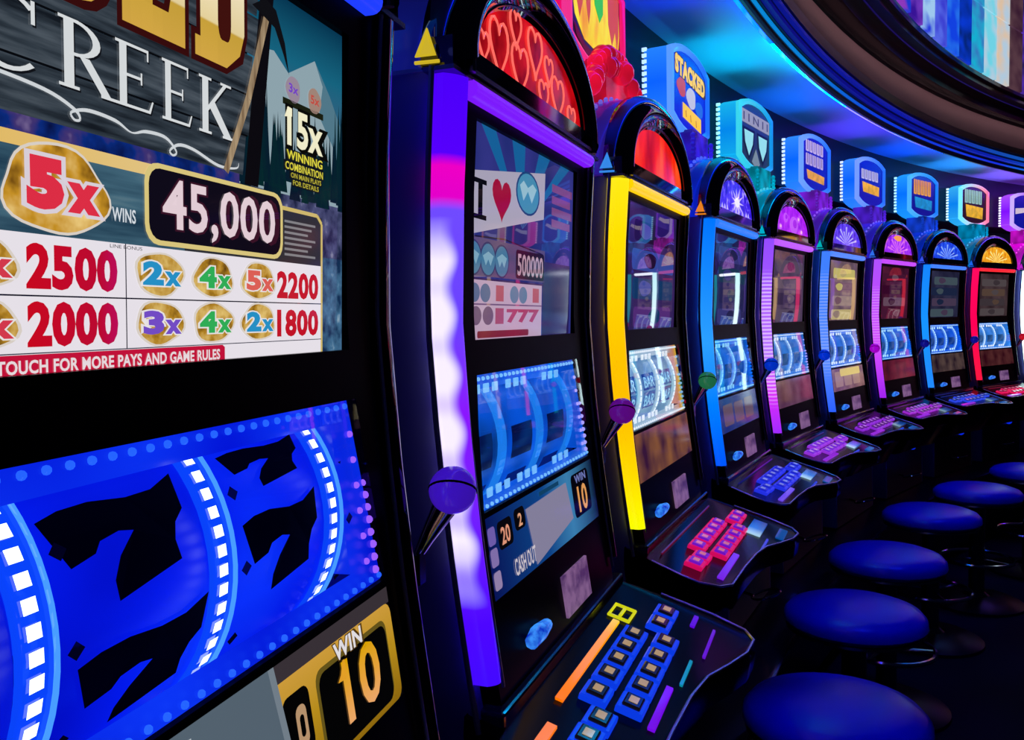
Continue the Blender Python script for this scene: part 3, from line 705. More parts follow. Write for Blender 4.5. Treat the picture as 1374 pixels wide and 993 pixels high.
# ------------------------------------------------------------------ artwork
def arch_art(i, ap):
    A = Art(lambda x, z, L: (x, -0.0118 + 0.0004 * L, z)); A.k = 0.95; rnd = random.Random(40 + i)
    if i == 4:
        for k in range(11):
            a = 2 * PI * k / 11; r = 0.075 + 0.03 * rnd.random(); c = (0.02, 0.355)
            A.poly([(c[0] + .02 * math.cos(a - .5), c[1] + .009 * math.sin(a - .5)), (c[0] + r * math.cos(a), c[1] + r * .55 * math.sin(a)), (c[0] + .02 * math.cos(a + .5), c[1] + .009 * math.sin(a + .5))], (205, 190, 255), 2)
        A.ell(0.02, 0.355, 0.03, 0.014, (245, 240, 255), 3)
        for x in (-0.16, -0.13, -0.10, 0.14, 0.17): A.poly([(x - .012, .322), (x + .012, .322), (x, .338)], (190, 180, 255), 2)
    elif i == 5:
        for x, z, r in ((-0.16, .332, .02), (0.02, .35, .055), (0.12, .328, .022), (-0.09, .37, .03), (0.08, .375, .02)):
            A.ell(x, z, r, r * .6, (200, 90, 255), 2, 20); A.ell(x + r * .2, z + r * .1, r * .5, r * .3, (250, 190, 235) if r < .03 else (170, 40, 240), 3, 16)
    elif i in (6, 7, 8, 9):
        cc = {6: (190, 180, 255), 7: (225, 110, 250), 8: (140, 175, 255), 9: (255, 235, 140)}[i]
        for k in range(9):
            a = math.radians(20 + 17.5 * k); r = 0.085 - 0.02 * (k % 2)
            A.poly([(0.012 * math.cos(a + 1.57), .318 + .012 * abs(math.sin(a))), (r * 1.9 * math.cos(a - .05), .318 + r * math.sin(a - .05)), (r * 1.9 * math.cos(a + .07), .318 + r * math.sin(a + .07))], cc, 2)
        if i == 7: A.ell(0.0, 0.398, 0.06, 0.015, (255, 165, 90), 3, 20, 0.08)
    else: return
    A.done(ap, 'arch_pattern')['kind'] = 'stuff'
def screen_base(i):
    if i == 1: return em_grad('paytable_sky', 2, 0.10 + H, 0.246 + H, [(0, (60, 70, 120)), (0.3, (70, 105, 140)), (0.7, (25, 110, 140)), (1, (8, 60, 90))], 0.8, 0.06, spec=0.4)
    if i == 2: return em_noise('screen_blue_2', [(0.3, (30, 50, 130)), (0.7, (70, 70, 170))], 8, 0.6, 2, 0.015)
    g = {3: ((22, 20, 70), (70, 45, 110)), 4: ((14, 14, 60), (52, 50, 110)), 5: ((50, 40, 70), (100, 78, 110)), 6: ((80, 60, 90), (150, 120, 120)), 7: ((40, 8, 35), (90, 30, 60)), 8: ((14, 14, 40), (52, 52, 80)), 9: ((30, 16, 22), (80, 62, 66)), 10: ((70, 50, 80), (150, 120, 150))}.get(i, ((30, 20, 60), (120, 90, 140)))
    return em_noise('screen_%d' % i, [(0.3, g[0]), (0.7, g[1])], 7, 0.8, 2, 0.015)
def lcd_base(i):
    if i == 1: return em((6, 6, 8), 1.0)
    if i == 2: return em_grad('display_2', 0, -0.238, 0.238, [(0, (8, 20, 90)), (0.45, (15, 70, 140)), (0.7, (60, 130, 180)), (1, (8, 10, 45))], 0.9)
    g = {3: ((60, 25, 60), (150, 95, 60)), 4: ((15, 40, 130), (60, 70, 130)), 5: ((80, 40, 75), (115, 75, 105)), 6: ((95, 60, 90), (150, 110, 125)), 7: ((60, 8, 35), (110, 25, 50)), 8: ((35, 20, 35), (95, 75, 70)), 9: ((50, 8, 20), (90, 45, 45))}.get(i, ((60, 40, 60), (120, 90, 110)))
    return em_noise('display_%d' % i, [(0.35, g[0]), (0.65, g[1])], 9, 0.8, 2, 0.08)

def serif(A, ch, x, w, z, h, m, L):
    """one roman capital built from stems, bars and serifs"""
    t = w * 0.17; s = w * 0.09; th = h * 0.045
    def stem(cx): A.rect(cx - t / 2, cx + t / 2, z, z + h, m, L)
    def feet(cx, zz): A.rect(cx - t / 2 - s, cx + t / 2 + s, zz, zz + th, m, L)
    if ch == 'C':
        out = []; inn = []
        for k in range(25):
            a = math.radians(48 + 264 * k / 24); out.append((x + w * 0.52 + w * 0.5 * math.cos(a), z + h * 0.5 + h * 0.53 * math.sin(a)))
            inn.append((x + w * 0.55 + w * 0.37 * math.cos(a), z + h * 0.5 + h * 0.47 * math.sin(a)))
        for k in range(24): A.poly([out[k], out[k + 1], inn[k + 1], inn[k]], m, L)
        A.rect(x + w * 0.82, x + w * 0.87, z + h * 0.68, z + h * 1.0, m, L)
    else:
        cx = x + w * 0.24; stem(cx); feet(cx, z); feet(cx, z + h - th)
        if ch == 'R':
            o = []; n = []
            for k in range(13):
                a = math.radians(90 - 180 * k / 12); o.append((cx + w * 0.1 + w * 0.46 * math.cos(a), z + h * 0.74 + h * 0.26 * math.sin(a))); n.append((cx + w * 0.1 + w * 0.32 * math.cos(a), z + h * 0.74 + h * 0.215 * math.sin(a)))
            for k in range(12): A.poly([o[k], o[k + 1], n[k + 1], n[k]], m, L)
            A.rect(cx, cx + w * 0.12, z + h - th, z + h, m, L); A.rect(cx, cx + w * 0.15, z + h * 0.48, z + h * 0.525, m, L)
            A.poly([(cx + w * 0.18, z + h * 0.5), (cx + w * 0.36, z + h * 0.5), (x + w * 1.02, z), (x + w * 0.84, z)], m, L); A.rect(x + w * 0.80, x + w * 1.1, z, z + th, m, L)
        if ch == 'E':
            for zz, ww in ((z, 0.66), (z + h * 0.48, 0.45), (z + h - th, 0.62)): A.rect(cx, cx + w * ww, zz, zz + th, m, L)
            A.poly([(cx + w * 0.60, z), (cx + w * 0.66, z), (cx + w * 0.74, z + h * 0.2), (cx + w * 0.70, z + h * 0.2)], m, L)
            A.rect(cx + w * 0.58, cx + w * 0.62, z + h * 0.82, z + h, m, L); A.rect(cx + w * 0.42, cx + w * 0.46, z + h * 0.41, z + h * 0.6, m, L)
        if ch == 'K':
            A.poly([(cx, z + h * 0.42), (cx + w * 0.06, z + h * 0.38), (x + w * 0.9, z + h), (x + w * 0.8, z + h)], m, L)
            A.poly([(cx + w * 0.1, z + h * 0.5), (cx + w * 0.27, z + h * 0.6), (x + w * 1.04, z), (x + w * 0.82, z)], m, L)
            A.rect(x + w * 0.68, x + w * 1.0, z + h - th, z + h, m, L); A.rect(x + w * 0.74, x + w * 1.12, z, z + th, m, L)
def slab(A, ch, x, w, z, h, m, L, g=0.0):
    """one fat western slab capital, g = outline growth"""
    t = w * 0.34; f = h * 0.2
    if ch == 'O':
        A.rrect(x - g, x + w + g, z - g, z + h + g, w * 0.4, m, L, rz=h * 0.3)
        if g == 0: A.rrect(x + t, x + w - t, z + f, z + h - f, w * 0.1, em((70, 20, 15), 0.8), L + 0.3, rz=h * 0.12)
    if ch == 'L':
        A.rect(x - g, x + w * 0.62 + g, z - g, z + f + g, m, L); A.rect(x + w * .12 - g, x + w * .12 + t + g, z, z + h, m, L); A.rect(x - g, x + w * 0.58 + g, z + h - f, z + h, m, L)
        A.poly([(x + w * .3, z - g), (x + w + g, z - g), (x + w + g, z + h * 0.42 + g), (x + w * .8 - g, z + h * 0.42 + g), (x + w * .72 - g, z + f + g), (x + w * .3, z + f + g)], m, L)
    if ch == 'D':
        A.rect(x - g, x + w * .4 + g, z - g, z + f * .75 + g, m, L); A.rect(x + w * .1 - g, x + w * .1 + t + g, z, z + h, m, L)
        pts = [(x + w * .1, z - g), (x + w * .62, z - g), (x + w * .9 + g, z + h * .14 - g), (x + w + g, z + h * .32), (x + w + g, z + h * .75), (x + w * .8 + g, z + h + g), (x + w * .1, z + h + g)]
        A.poly(pts, m, L)
        if g == 0: A.rrect(x + w * .1 + t, x + w - t * 0.85, z + f, z + h - f, w * 0.08, em((70, 20, 15), 0.8), L + 0.3, rz=h * 0.14)
def nugget(A, cx, cz, rx, rz, txt, c, L=2, seed=1, oc=(240, 235, 235)):
    A.ell(cx, cz, rx * 1.1, rz * 1.1, (225, 215, 205), L, 28, 0.05, seed=seed)
    A.ell(cx, cz, rx, rz, em_noise('gold_nugget', [(0.25, (95, 60, 15)), (0.45, (190, 140, 40)), (0.7, (240, 205, 120))], 90, 0.85, 3), L + 0.5, 28, 0.05, seed=seed)
    for a, b, x0, x1, s in ((txt[0], 'n', -0.86, 0.12, 1.0), (txt[1:], 'x', 0.16, 0.98, 0.62)):
        z0 = cz - rz * 0.55; z1 = z0 + rz * 1.15 * s
        A.text(a, cx + rx * x0 * .92, cx + rx * x1 * .92, z0, z1, c, L + 2, 0.055, outline=oc, ow=0.05)

def top_art(i, sc):
    A = Art(scr_plane); A.k = 0.9
    X0 = -0.212
    if i == 1:
        # mountain picture on the right
        A.poly([(0.085, 0.20), (0.105, 0.203), (0.125, 0.192), (0.165, 0.212), (0.19, 0.19), (0.212, 0.165), (0.212, 0.10), (0.06, 0.10)], em((160, 185, 195), 0.75), 0.5)
        A.poly([(0.165, 0.212), (0.178, 0.195), (0.172, 0.17), (0.195, 0.15), (0.212, 0.12), (0.212, 0.165), (0.19, 0.19)], em((95, 140, 160), 0.7), 0.8)
        rnd = random.Random(5)
        for k in range(70):
            x = 0.062 + 0.15 * rnd.random(); h = 0.02 + 0.035 * rnd.random() + (0.025 if x < 0.105 or x > 0.195 else 0); z = 0.096 + 0.02 * rnd.random(); w = 0.0045 + 0.004 * rnd.random()
            A.poly([(x - w, z), (x + w, z), (x + w * .35, z + h * .55), (x, z + h), (x - w * .35, z + h * .55)], em((6, 26 + int(20 * rnd.random()), 48), 0.8), 1)
        A.rect(0.055, 0.212, 0.055, 0.10, em_noise('snow_rocks', [(0.35, (30, 40, 75)), (0.6, (90, 95, 140)), (0.75, (190, 190, 215))], 70, 0.7), 0.9)
        A.rect(0.176, 0.212, -0.022, 0.056, em_noise('river_rocks', [(0.35, (25, 55, 95)), (0.6, (80, 130, 170)), (0.75, (170, 200, 220))], 70, 0.7), 0.9)
        # plank sign
        wood = em_noise('sign_wood', [(0.3, (22, 28, 36)), (0.5, (52, 62, 72)), (0.72, (84, 94, 104))], 14, 0.85, 4, stretch=(1.2, 1, 14))
        for k in range(5):
            za = 0.106 + 0.0285 * k; A.poly([(X0, za), (0.064 + 0.005 * (k % 2) + 0.0045 * k, za), (0.068 + 0.005 * (k % 2) + 0.0045 * k, za + 0.0272), (X0, za + 0.0272)], wood, 1.2)
            A.rect(X0, 0.07, za + 0.0272, za + 0.0285, (8, 10, 14), 1.3)
        A.poly([(0.066, 0.10), (0.083, 0.10), (0.105, 0.245), (0.088, 0.245)], em((14, 12, 18), 0.8), 1.4)
        # stream under the sign
        A.rect(X0, 0.06, 0.094, 0.108, em_noise('stream', [(0.3, (8, 14, 60)), (0.5, (12, 45, 130)), (0.62, (70, 55, 120)), (0.75, (150, 130, 175))], 45, 0.85), 1.1)
        # GOLD
        gold = em_grad('gold_letters', 2, 0.176 + H, 0.25 + H, [(0, (215, 170, 70)), (0.3, (205, 165, 60)), (0.32, (235, 215, 160)), (1, (255, 245, 215))], 0.9)
        for ch, x, w in (('O', -0.120, 0.058), ('L', -0.053, 0.055), ('D', 0.012, 0.054)):
            slab(A, ch, x, w, 0.174, 0.085, em((60, 14, 14), 0.8), 2.0, g=0.004); slab(A, ch, x, w, 0.174, 0.085, gold, 2.4)
        # CREEK
        for ch, x, w in (('C', -0.158, 0.050), ('R', -0.1025, 0.040), ('E', -0.0615, 0.034), ('E', -0.0225, 0.031), ('K', 0.0125, 0.037)):
            serif(A, ch, x + 0.001, w, 0.1255, 0.036, em((20, 22, 28), 0.8), 2.9); serif(A, ch, x, w, 0.1265, 0.036, (222, 226, 228), 3.2)
        A.curve([(-0.20, 0.124), (-0.15, 0.124), (-0.11, 0.1215), (-0.09, 0.116), (-0.086, 0.1115), (-0.09, 0.1105), (-0.092, 0.114), (-0.08, 0.1175), (-0.06, 0.1165), (-0.047, 0.1125), (-0.035, 0.1155), (-0.018, 0.1155), (-0.008, 0.109), (-0.011, 0.106), (-0.014, 0.1085), (-0.005, 0.1135), (0.01, 0.113), (0.035, 0.1075), (0.055, 0.109), (0.058, 0.113)], [.0004, .0018, .002, .002, .0014, .0014, .0014, .002, .002, .0008, .002, .002, .0014, .0014, .0014, .002, .002, .002, .0012, .0004], (215, 220, 224), 3.2)
        # pickaxe
        A.line([(0.043, 0.105), (0.07, 0.16), (0.093, 0.222)], [0.006, 0.0065, 0.007], em_noise('pick_handle', [(0.3, (120, 95, 70)), (0.7, (195, 170, 135))], 30, 0.85, 3, stretch=(8, 1, 1)), 3.6)
        A.poly([(0.075, 0.226), (0.092, 0.236), (0.106, 0.232), (0.118, 0.212), (0.124, 0.19), (0.116, 0.203), (0.104, 0.219), (0.092, 0.222)], em((18, 18, 22), 0.8), 3.7)
        # 15x text
        A.ell(0.131, 0.181, 0.0105, 0.010, em((190, 170, 190), 0.6), 2, 20, 0.04); A.text('3x', 0.124, 0.138, 0.178, 0.185, (120, 70, 200), 3, 0.03)
        A.ell(0.164, 0.180, 0.0105, 0.010, em((200, 165, 150), 0.6), 2, 20, 0.04, seed=4); A.text('5x', 0.157, 0.171, 0.177, 0.184, (200, 80, 70), 3, 0.03)
        A.rect(0.116, 0.178, 0.1675, 0.1725, em((30, 35, 20), 0.8), 2)
        A.poly([(0.117, 0.158), (0.122, 0.1665), (0.128, 0.166), (0.128, 0.160)], em((245, 240, 205), 0.95), 4); A.text('15x', 0.121, 0.176, 0.1375, 0.166, em((245, 240, 205), 0.95), 4, 0.03, outline=(12, 12, 10), ow=0.07)
        for t, x0, x1, z0, z1, cc in (('WINNING', 0.121, 0.176, 0.1275, 0.1345, (235, 225, 70)), ('COMBINATION', 0.119, 0.177, 0.1195, 0.1255, (225, 215, 70)), ('ON MAIN PLAYS', 0.127, 0.174, 0.114, 0.118, (190, 180, 60)), ('FOR DETAILS', 0.13, 0.17, 0.1085, 0.1125, (190, 180, 60))):
            A.rect(x0 - 0.002, x1 + 0.002, z0 - 0.001, z1 + 0.001, em((16, 22, 30), 0.9), 2); A.text(t, x0, x1, z0, z1, cc, 3, 0.02)
        # blue board under the sign, gold frame
        slate = em_noise('slate_boards', [(0.3, (32, 62, 84)), (0.6, (70, 108, 128)), (0.8, (110, 140, 150))], 10, 0.85, 3, stretch=(1, 1, 12))
        A.rect(X0, 0.0, 0.046, 0.092, slate, 1.4); A.rect(0.0, 0.176, 0.046, 0.088, em((50, 52, 58), 0.8), 1.4)
        A.rect(X0, -0.028, 0.0905, 0.0975, em_grad('gold_rail', 0, -0.2, 0, [(0, (235, 190, 90)), (1, (235, 205, 140))], 0.9), 2)
        A.line([(0.105, 0.0895), (0.168, 0.089), (0.1755, 0.083), (0.1755, -0.022)], 0.003, (215, 190, 110), 2.2)
        for k in range(7): A.rect(0.118, 0.165 - 0.006 * (k % 3), 0.079 - 0.0042 * k, 0.0808 - 0.0042 * k, em((150, 150, 155), 0.7), 2.2)
        A.rrect(-0.037, 0.115, 0.050, 0.099, 0.012, (225, 205, 130), 3); A.rrect(-0.0335, 0.1115, 0.053, 0.096, 0.010, em((16, 12, 26), 0.9), 3.4)
        A.text('45,000', -0.022, 0.103, 0.0555, 0.0915, (236, 214, 222), 5, 0.02, outline=(60, 20, 40), ow=0.03)
        A.ell(-0.1015, 0.072, 0.0355, 0.0235, (225, 215, 205), 2.6, 36, 0.06, seed=9)
        nug = em_noise('big_nugget', [(0.25, (110, 70, 15)), (0.45, (205, 150, 40)), (0.7, (245, 210, 130))], 60, 0.9, 3)
        A.ell(-0.1015, 0.072, 0.0340, 0.0220, nug, 2.9, 36, 0.06, seed=9)
        A.text('5', -0.1225, -0.0985, 0.061, 0.0875, (230, 48, 72), 5, 0.075, outline=(225, 215, 225), ow=0.07)
        A.text('x', -0.0965, -0.0735, 0.0615, 0.0775, (230, 48, 72), 5, 0.075, outline=(225, 215, 225), ow=0.07)
        A.ell(-0.178, 0.068, 0.030, 0.024, nug, 2.8, 30, 0.045, seed=3)
        A.text('WINS', -0.064, -0.045, 0.0605, 0.0685, (220, 228, 235), 4, 0.02)
        # pay table
        A.rect(X0, 0.1745, -0.0222, 0.0485, em((238, 232, 240), 0.92), 2)
        A.rect(X0, 0.1745, 0.0170, 0.0178, (20, 20, 40), 2.6); A.rect(-0.0535, -0.0527, -0.0115, 0.0485, (20, 20, 40), 2.6); A.rect(X0, 0.1745, -0.0119, -0.0113, (60, 60, 80), 2.6)
        A.text('LINE BONUS', -0.066, -0.040, 0.0455, 0.0475, (40, 40, 50), 4)
        red = em_grad('red_numerals', 0, -0.13, -0.05, [(0, (205, 8, 28)), (0.7, (190, 10, 50)), (1, (190, 15, 110))], 0.95); red2 = em((200, 20, 40), 0.9)
        for t, z in (('2500', 0.0205), ('2000', -0.0088)): A.text(t, -0.1235, -0.0605, z, z + 0.0235, red, 4, 0.05)
        for t, z in (('2200', 0.0205), ('1800', -0.0085)): A.text(t, 0.106, 0.1685, z, z + 0.021, red2, 4, 0.045)
        for zc, trio in ((0.0325, (('2x', (40, 150, 205)), ('4x', (50, 180, 90)), ('5x', (230, 100, 90)))), (0.0030, (('3x', (120, 80, 205)), ('4x', (50, 180, 90)), ('2x', (40, 150, 205))))):
            for k, (t, cc) in enumerate(trio): nugget(A, -0.024 + 0.053 * k, zc, 0.0205, 0.0125, t, cc, 3, seed=k + int(zc * 1000))
            nugget(A, -0.152, zc, 0.0225, 0.0125, '5x', (220, 60, 80), 3, seed=11)
        A.poly([(X0, -0.0245), (0.038, -0.0245), (0.0405, -0.0228), (0.0405, -0.0138), (0.038, -0.0122), (X0, -0.0122)], em((196, 18, 58), 0.95), 3.4)
        A.text('TOUCH FOR MORE PAYS AND GAME RULES', -0.1425, 0.0345, -0.0218, -0.0148, (240, 225, 230), 4.5, 0.03)
        A.done(sc); return
    if i == 2:
        for k in range(9):
            a = math.radians(25 + 16 * k); b = a + 0.13
            def P(a):
                t = 0.40; return (-0.03 + t * math.cos(a), 0.13 + t * math.sin(a))
            pts = [(-0.03, 0.13), P(a), P(b)]
            pts = [(max(-0.212, min(0.212, x)), min(0.246, z)) for x, z in pts]; A.poly(pts, em((30, 120, 190), 0.6), 0.5)
        A.poly([(-0.212, 0.108), (-0.212, 0.185), (0.066, 0.222), (0.062, 0.153)], em((182, 176, 200), 0.8), 1)
        A.rect(-0.192, -0.178, 0.130, 0.175, (10, 10, 20), 2); A.rect(-0.205, -0.165, 0.128, 0.134, (10, 10, 20), 2); A.rect(-0.205, -0.165, 0.172, 0.178, (10, 10, 20), 2)
        A.poly(heart(-0.112, 0.163, 0.036, 0.029), em((165, 15, 60), 0.85), 2)
        A.ell(-0.010, 0.182, 0.050, 0.031, em((30, 70, 130), 0.8), 2); A.ell(-0.010, 0.182, 0.045, 0.028, em((70, 150, 190), 0.8), 2.4); A.poly([(-0.045, 0.19), (-0.03, 0.17), (-0.012, 0.185), (0.005, 0.17), (0.025, 0.192), (0.008, 0.198), (-0.012, 0.19), (-0.03, 0.198)], em((160, 205, 225), 0.8), 2.8)
        A.rect(-0.212, 0.07, 0.058, 0.106, em((92, 82, 130), 0.7), 0.8); A.line([(-0.212, 0.106), (-0.1, 0.11), (0.06, 0.10)], 0.002, (30, 25, 60), 1)
        for k in range(3):
            xx = -0.205 + 0.048 * k; A.ell(xx, 0.080, 0.027, 0.0225, em((35, 50, 105), 0.8), 1.5); A.ell(xx, 0.080, 0.024, 0.020, em((60, 125, 165), 0.8), 2); A.poly([(xx - .018, .084), (xx - .008, .072), (xx, .08), (xx + .008, .072), (xx + .018, .085), (xx, .09)], em((130, 180, 205), 0.8), 2.4)
        A.rrect(-0.056, 0.066, 0.060, 0.100, 0.006, em((22, 14, 40), 0.8), 2); A.text('500000', -0.05, 0.06, 0.064, 0.095, (185, 150, 170), 3, 0.02)
        A.rect(-0.212, 0.058, -0.022, 0.054, em((205, 175, 205), 0.75), 1); A.rect(-0.212, 0.058, 0.0215, 0.0235, (120, 90, 130), 2); A.rect(-0.212, 0.062, 0.053, 0.0555, (60, 40, 90), 2)
        for xx, cc in ((-0.20, (90, 110, 150)), (-0.165, (90, 110, 150)), (-0.06, (90, 130, 165)), (-0.025, (90, 130, 165))): A.ell(xx, 0.037, 0.017, 0.012, em(cc, 0.8), 2)
        for xx in (-0.115, 0.03): A.rect(xx - .014, xx + .014, 0.027, 0.048, em((185, 90, 110), 0.8), 2)
        for xx in (-0.195, -0.155): A.ell(xx, 0.008, 0.018, 0.012, em((110, 80, 120), 0.8), 2)
        A.text('777', -0.09, 0.045, -0.002, 0.017, em((175, 60, 100), 0.8), 3, 0.05); A.rect(-0.13, -0.1, -0.003, 0.018, em((170, 70, 105), 0.8), 2)
        A.rrect(-0.19, 0.0, -0.0205, -0.0115, 0.003, em((130, 30, 60), 0.8), 2); A.rect(0.062, 0.20, -0.022, 0.09, em((44, 32, 95), 0.7), 0.8)
        for k in range(4): A.rect(0.10, 0.205 - 0.01 * (k % 2), 0.20 - 0.018 * k, 0.212 - 0.018 * k, em((150, 85, 150), 0.6), 1)
        A.done(sc); return
    # further machines: soft blocks of picture
    rnd = random.Random(100 + i)
    pal = {3: [(90, 50, 130), (20, 60, 110), (60, 80, 170), (40, 20, 60)], 4: [(60, 60, 130), (40, 40, 90), (30, 60, 90)], 5: [(95, 80, 105), (60, 45, 80), (110, 90, 110)], 6: [(205, 185, 130), (165, 140, 130), (130, 95, 110), (215, 200, 120)], 7: [(75, 25, 55), (110, 80, 100), (60, 10, 45)], 8: [(70, 85, 95), (75, 60, 85), (30, 40, 70)], 9: [(85, 75, 78), (65, 55, 60), (90, 70, 60)]}.get(i, [(150, 120, 140), (90, 70, 120), (190, 160, 150)])
    for k in range(4):
        z0 = -0.018 + 0.062 * k; x0 = -0.2 + 0.05 * rnd.random(); x1 = 0.2 - 0.07 * rnd.random()
        A.rrect(x0, x1, z0, z0 + 0.045, 0.012, em(pal[k % len(pal)], 0.75, 0.015), 1)
        A.ell(x0 + (x1 - x0) * (0.25 + 0.4 * rnd.random()), z0 + 0.024, 0.05, 0.017, em(pal[(k + 1) % len(pal)], 0.7, 0.015), 2, 20, 0.06, seed=k)
    A.done(sc)
def heart(cx, cz, w, h, n=28):
    pts = []
    for k in range(n):
        t = 2 * PI * k / n; pts.append((cx + w * (16 * math.sin(t) ** 3) / 17, cz + h * (13 * math.cos(t) - 5 * math.cos(2 * t) - 2 * math.cos(3 * t) - math.cos(4 * t)) / 15))
    return pts
def lcd_art(i, lc):
    A = Art(lcd_plane); A.k = 0.85
    if i == 1:
        g = em_grad('gold_frame', 2, -0.337 + H, -0.24 + H, [(0, (150, 110, 15)), (0.5, (195, 150, 30)), (1, (225, 170, 70))], 0.85)
        A.rect(-0.236, 0.236, -0.252, -0.2375, em((62, 54, 60), 0.8), 1)
        A.rrect(-0.236, 0.236, -0.337, -0.2515, 0.010, g, 1.4)
        A.rrect(0.097, 0.222, -0.330, -0.262, 0.010, em((110, 92, 30), 0.8), 2); A.rrect(0.101, 0.220, -0.332, -0.266, 0.010, em((4, 4, 4), 0.8), 2.4)
        A.text('WIN', 0.128, 0.176, -0.2665, -0.2525, (240, 236, 240), 4, 0.03, outline=(90, 60, 10), ow=0.05)
        A.poly([(0.128, -0.2825), (0.1335, -0.278), (0.139, -0.2685), (0.1425, -0.2685), (0.1425, -0.284)], em((230, 160, 40), 0.95), 4); A.text('10', 0.136, 0.199, -0.3195, -0.2685, em_grad('amber_digits', 2, -0.32 + H, -0.27 + H, [(0, (240, 170, 110)), (0.5, (235, 165, 60)), (1, (225, 165, 0))], 0.95), 4, 0.02)
        A.rrect(0.05, 0.086, -0.312, -0.264, 0.008, em((4, 4, 4), 0.8), 2.4); A.rrect(0.065, 0.079, -0.305, -0.275, 0.006, em((200, 160, 120), 0.8), 2.8); A.rrect(0.069, 0.075, -0.298, -0.282, 0.003, em((4, 4, 4), 0.8), 3.2)
        A.poly([(-0.236, -0.235), (0.045, -0.2375), (0.058, -0.336), (-0.236, -0.336)], em((92, 108, 122), 0.8), 3.4); A.poly([(0.040, -0.2375), (0.047, -0.2375), (0.060, -0.336), (0.053, -0.336)], em((125, 138, 150), 0.8), 3.6)
        A.text('CREDIT', -0.12, -0.045, -0.258, -0.2435, (190, 200, 205), 5, 0.02)
    elif i == 2:
        A.poly([(-0.1, -0.255), (0.085, -0.252), (0.098, -0.31), (-0.085, -0.334)], em((140, 135, 165), 0.85), 2)
        A.rect(-0.04, 0.05, -0.249, -0.243, em((20, 70, 110), 0.8), 2.4)
        A.rrect(0.11, 0.205, -0.315, -0.247, 0.01, em((8, 6, 16), 0.8), 2); A.text('10', 0.135, 0.185, -0.31, -0.268, (240, 165, 95), 3, 0.02); A.text('WIN', 0.13, 0.19, -0.263, -0.25, (120, 130, 200), 3, 0.02)
        A.rrect(-0.205, -0.155, -0.285, -0.25, 0.008, em((10, 8, 14), 0.8), 2); A.text('20', -0.195, -0.165, -0.28, -0.258, (240, 160, 130), 3, 0.02)
        A.rrect(-0.145, -0.105, -0.275, -0.247, 0.008, em((10, 8, 14), 0.8), 2); A.text('2', -0.132, -0.118, -0.271, -0.254, (240, 170, 130), 3, 0.02)
        A.text('CASH OUT', -0.165, -0.085, -0.328, -0.306, (215, 205, 215), 3, 0.02)
        for k, zz in enumerate((-0.262, -0.288, -0.316)): A.rrect(-0.235, -0.212, zz - 0.011, zz + 0.011, 0.005, em((120 + 20 * k, 100 + 20 * k, 185), 0.8), 2)
    else:
        rnd = random.Random(i)
        for k in range(3 if i in (4, 6) else 0): A.rrect(-0.2 + 0.13 * k, -0.09 + 0.13 * k, -0.32, -0.26 + 0.01 * rnd.random(), 0.01, em({3: (95, 75, 120), 4: (120, 95, 120), 6: (190, 150, 150), 7: (95, 25, 50)}.get(i, (110, 85, 100)), 0.6), 1)
        if i == 6: A.rrect(-0.12, 0.18, -0.275, -0.242, 0.008, em((225, 200, 120), 0.85), 1.5)
    A.done(lc)
def tplane(x, z, L): return (x, -0.153 + 0.0005 * L, z)
def et(c, k=1.0): return em(c, k, 0.4, 0.1)
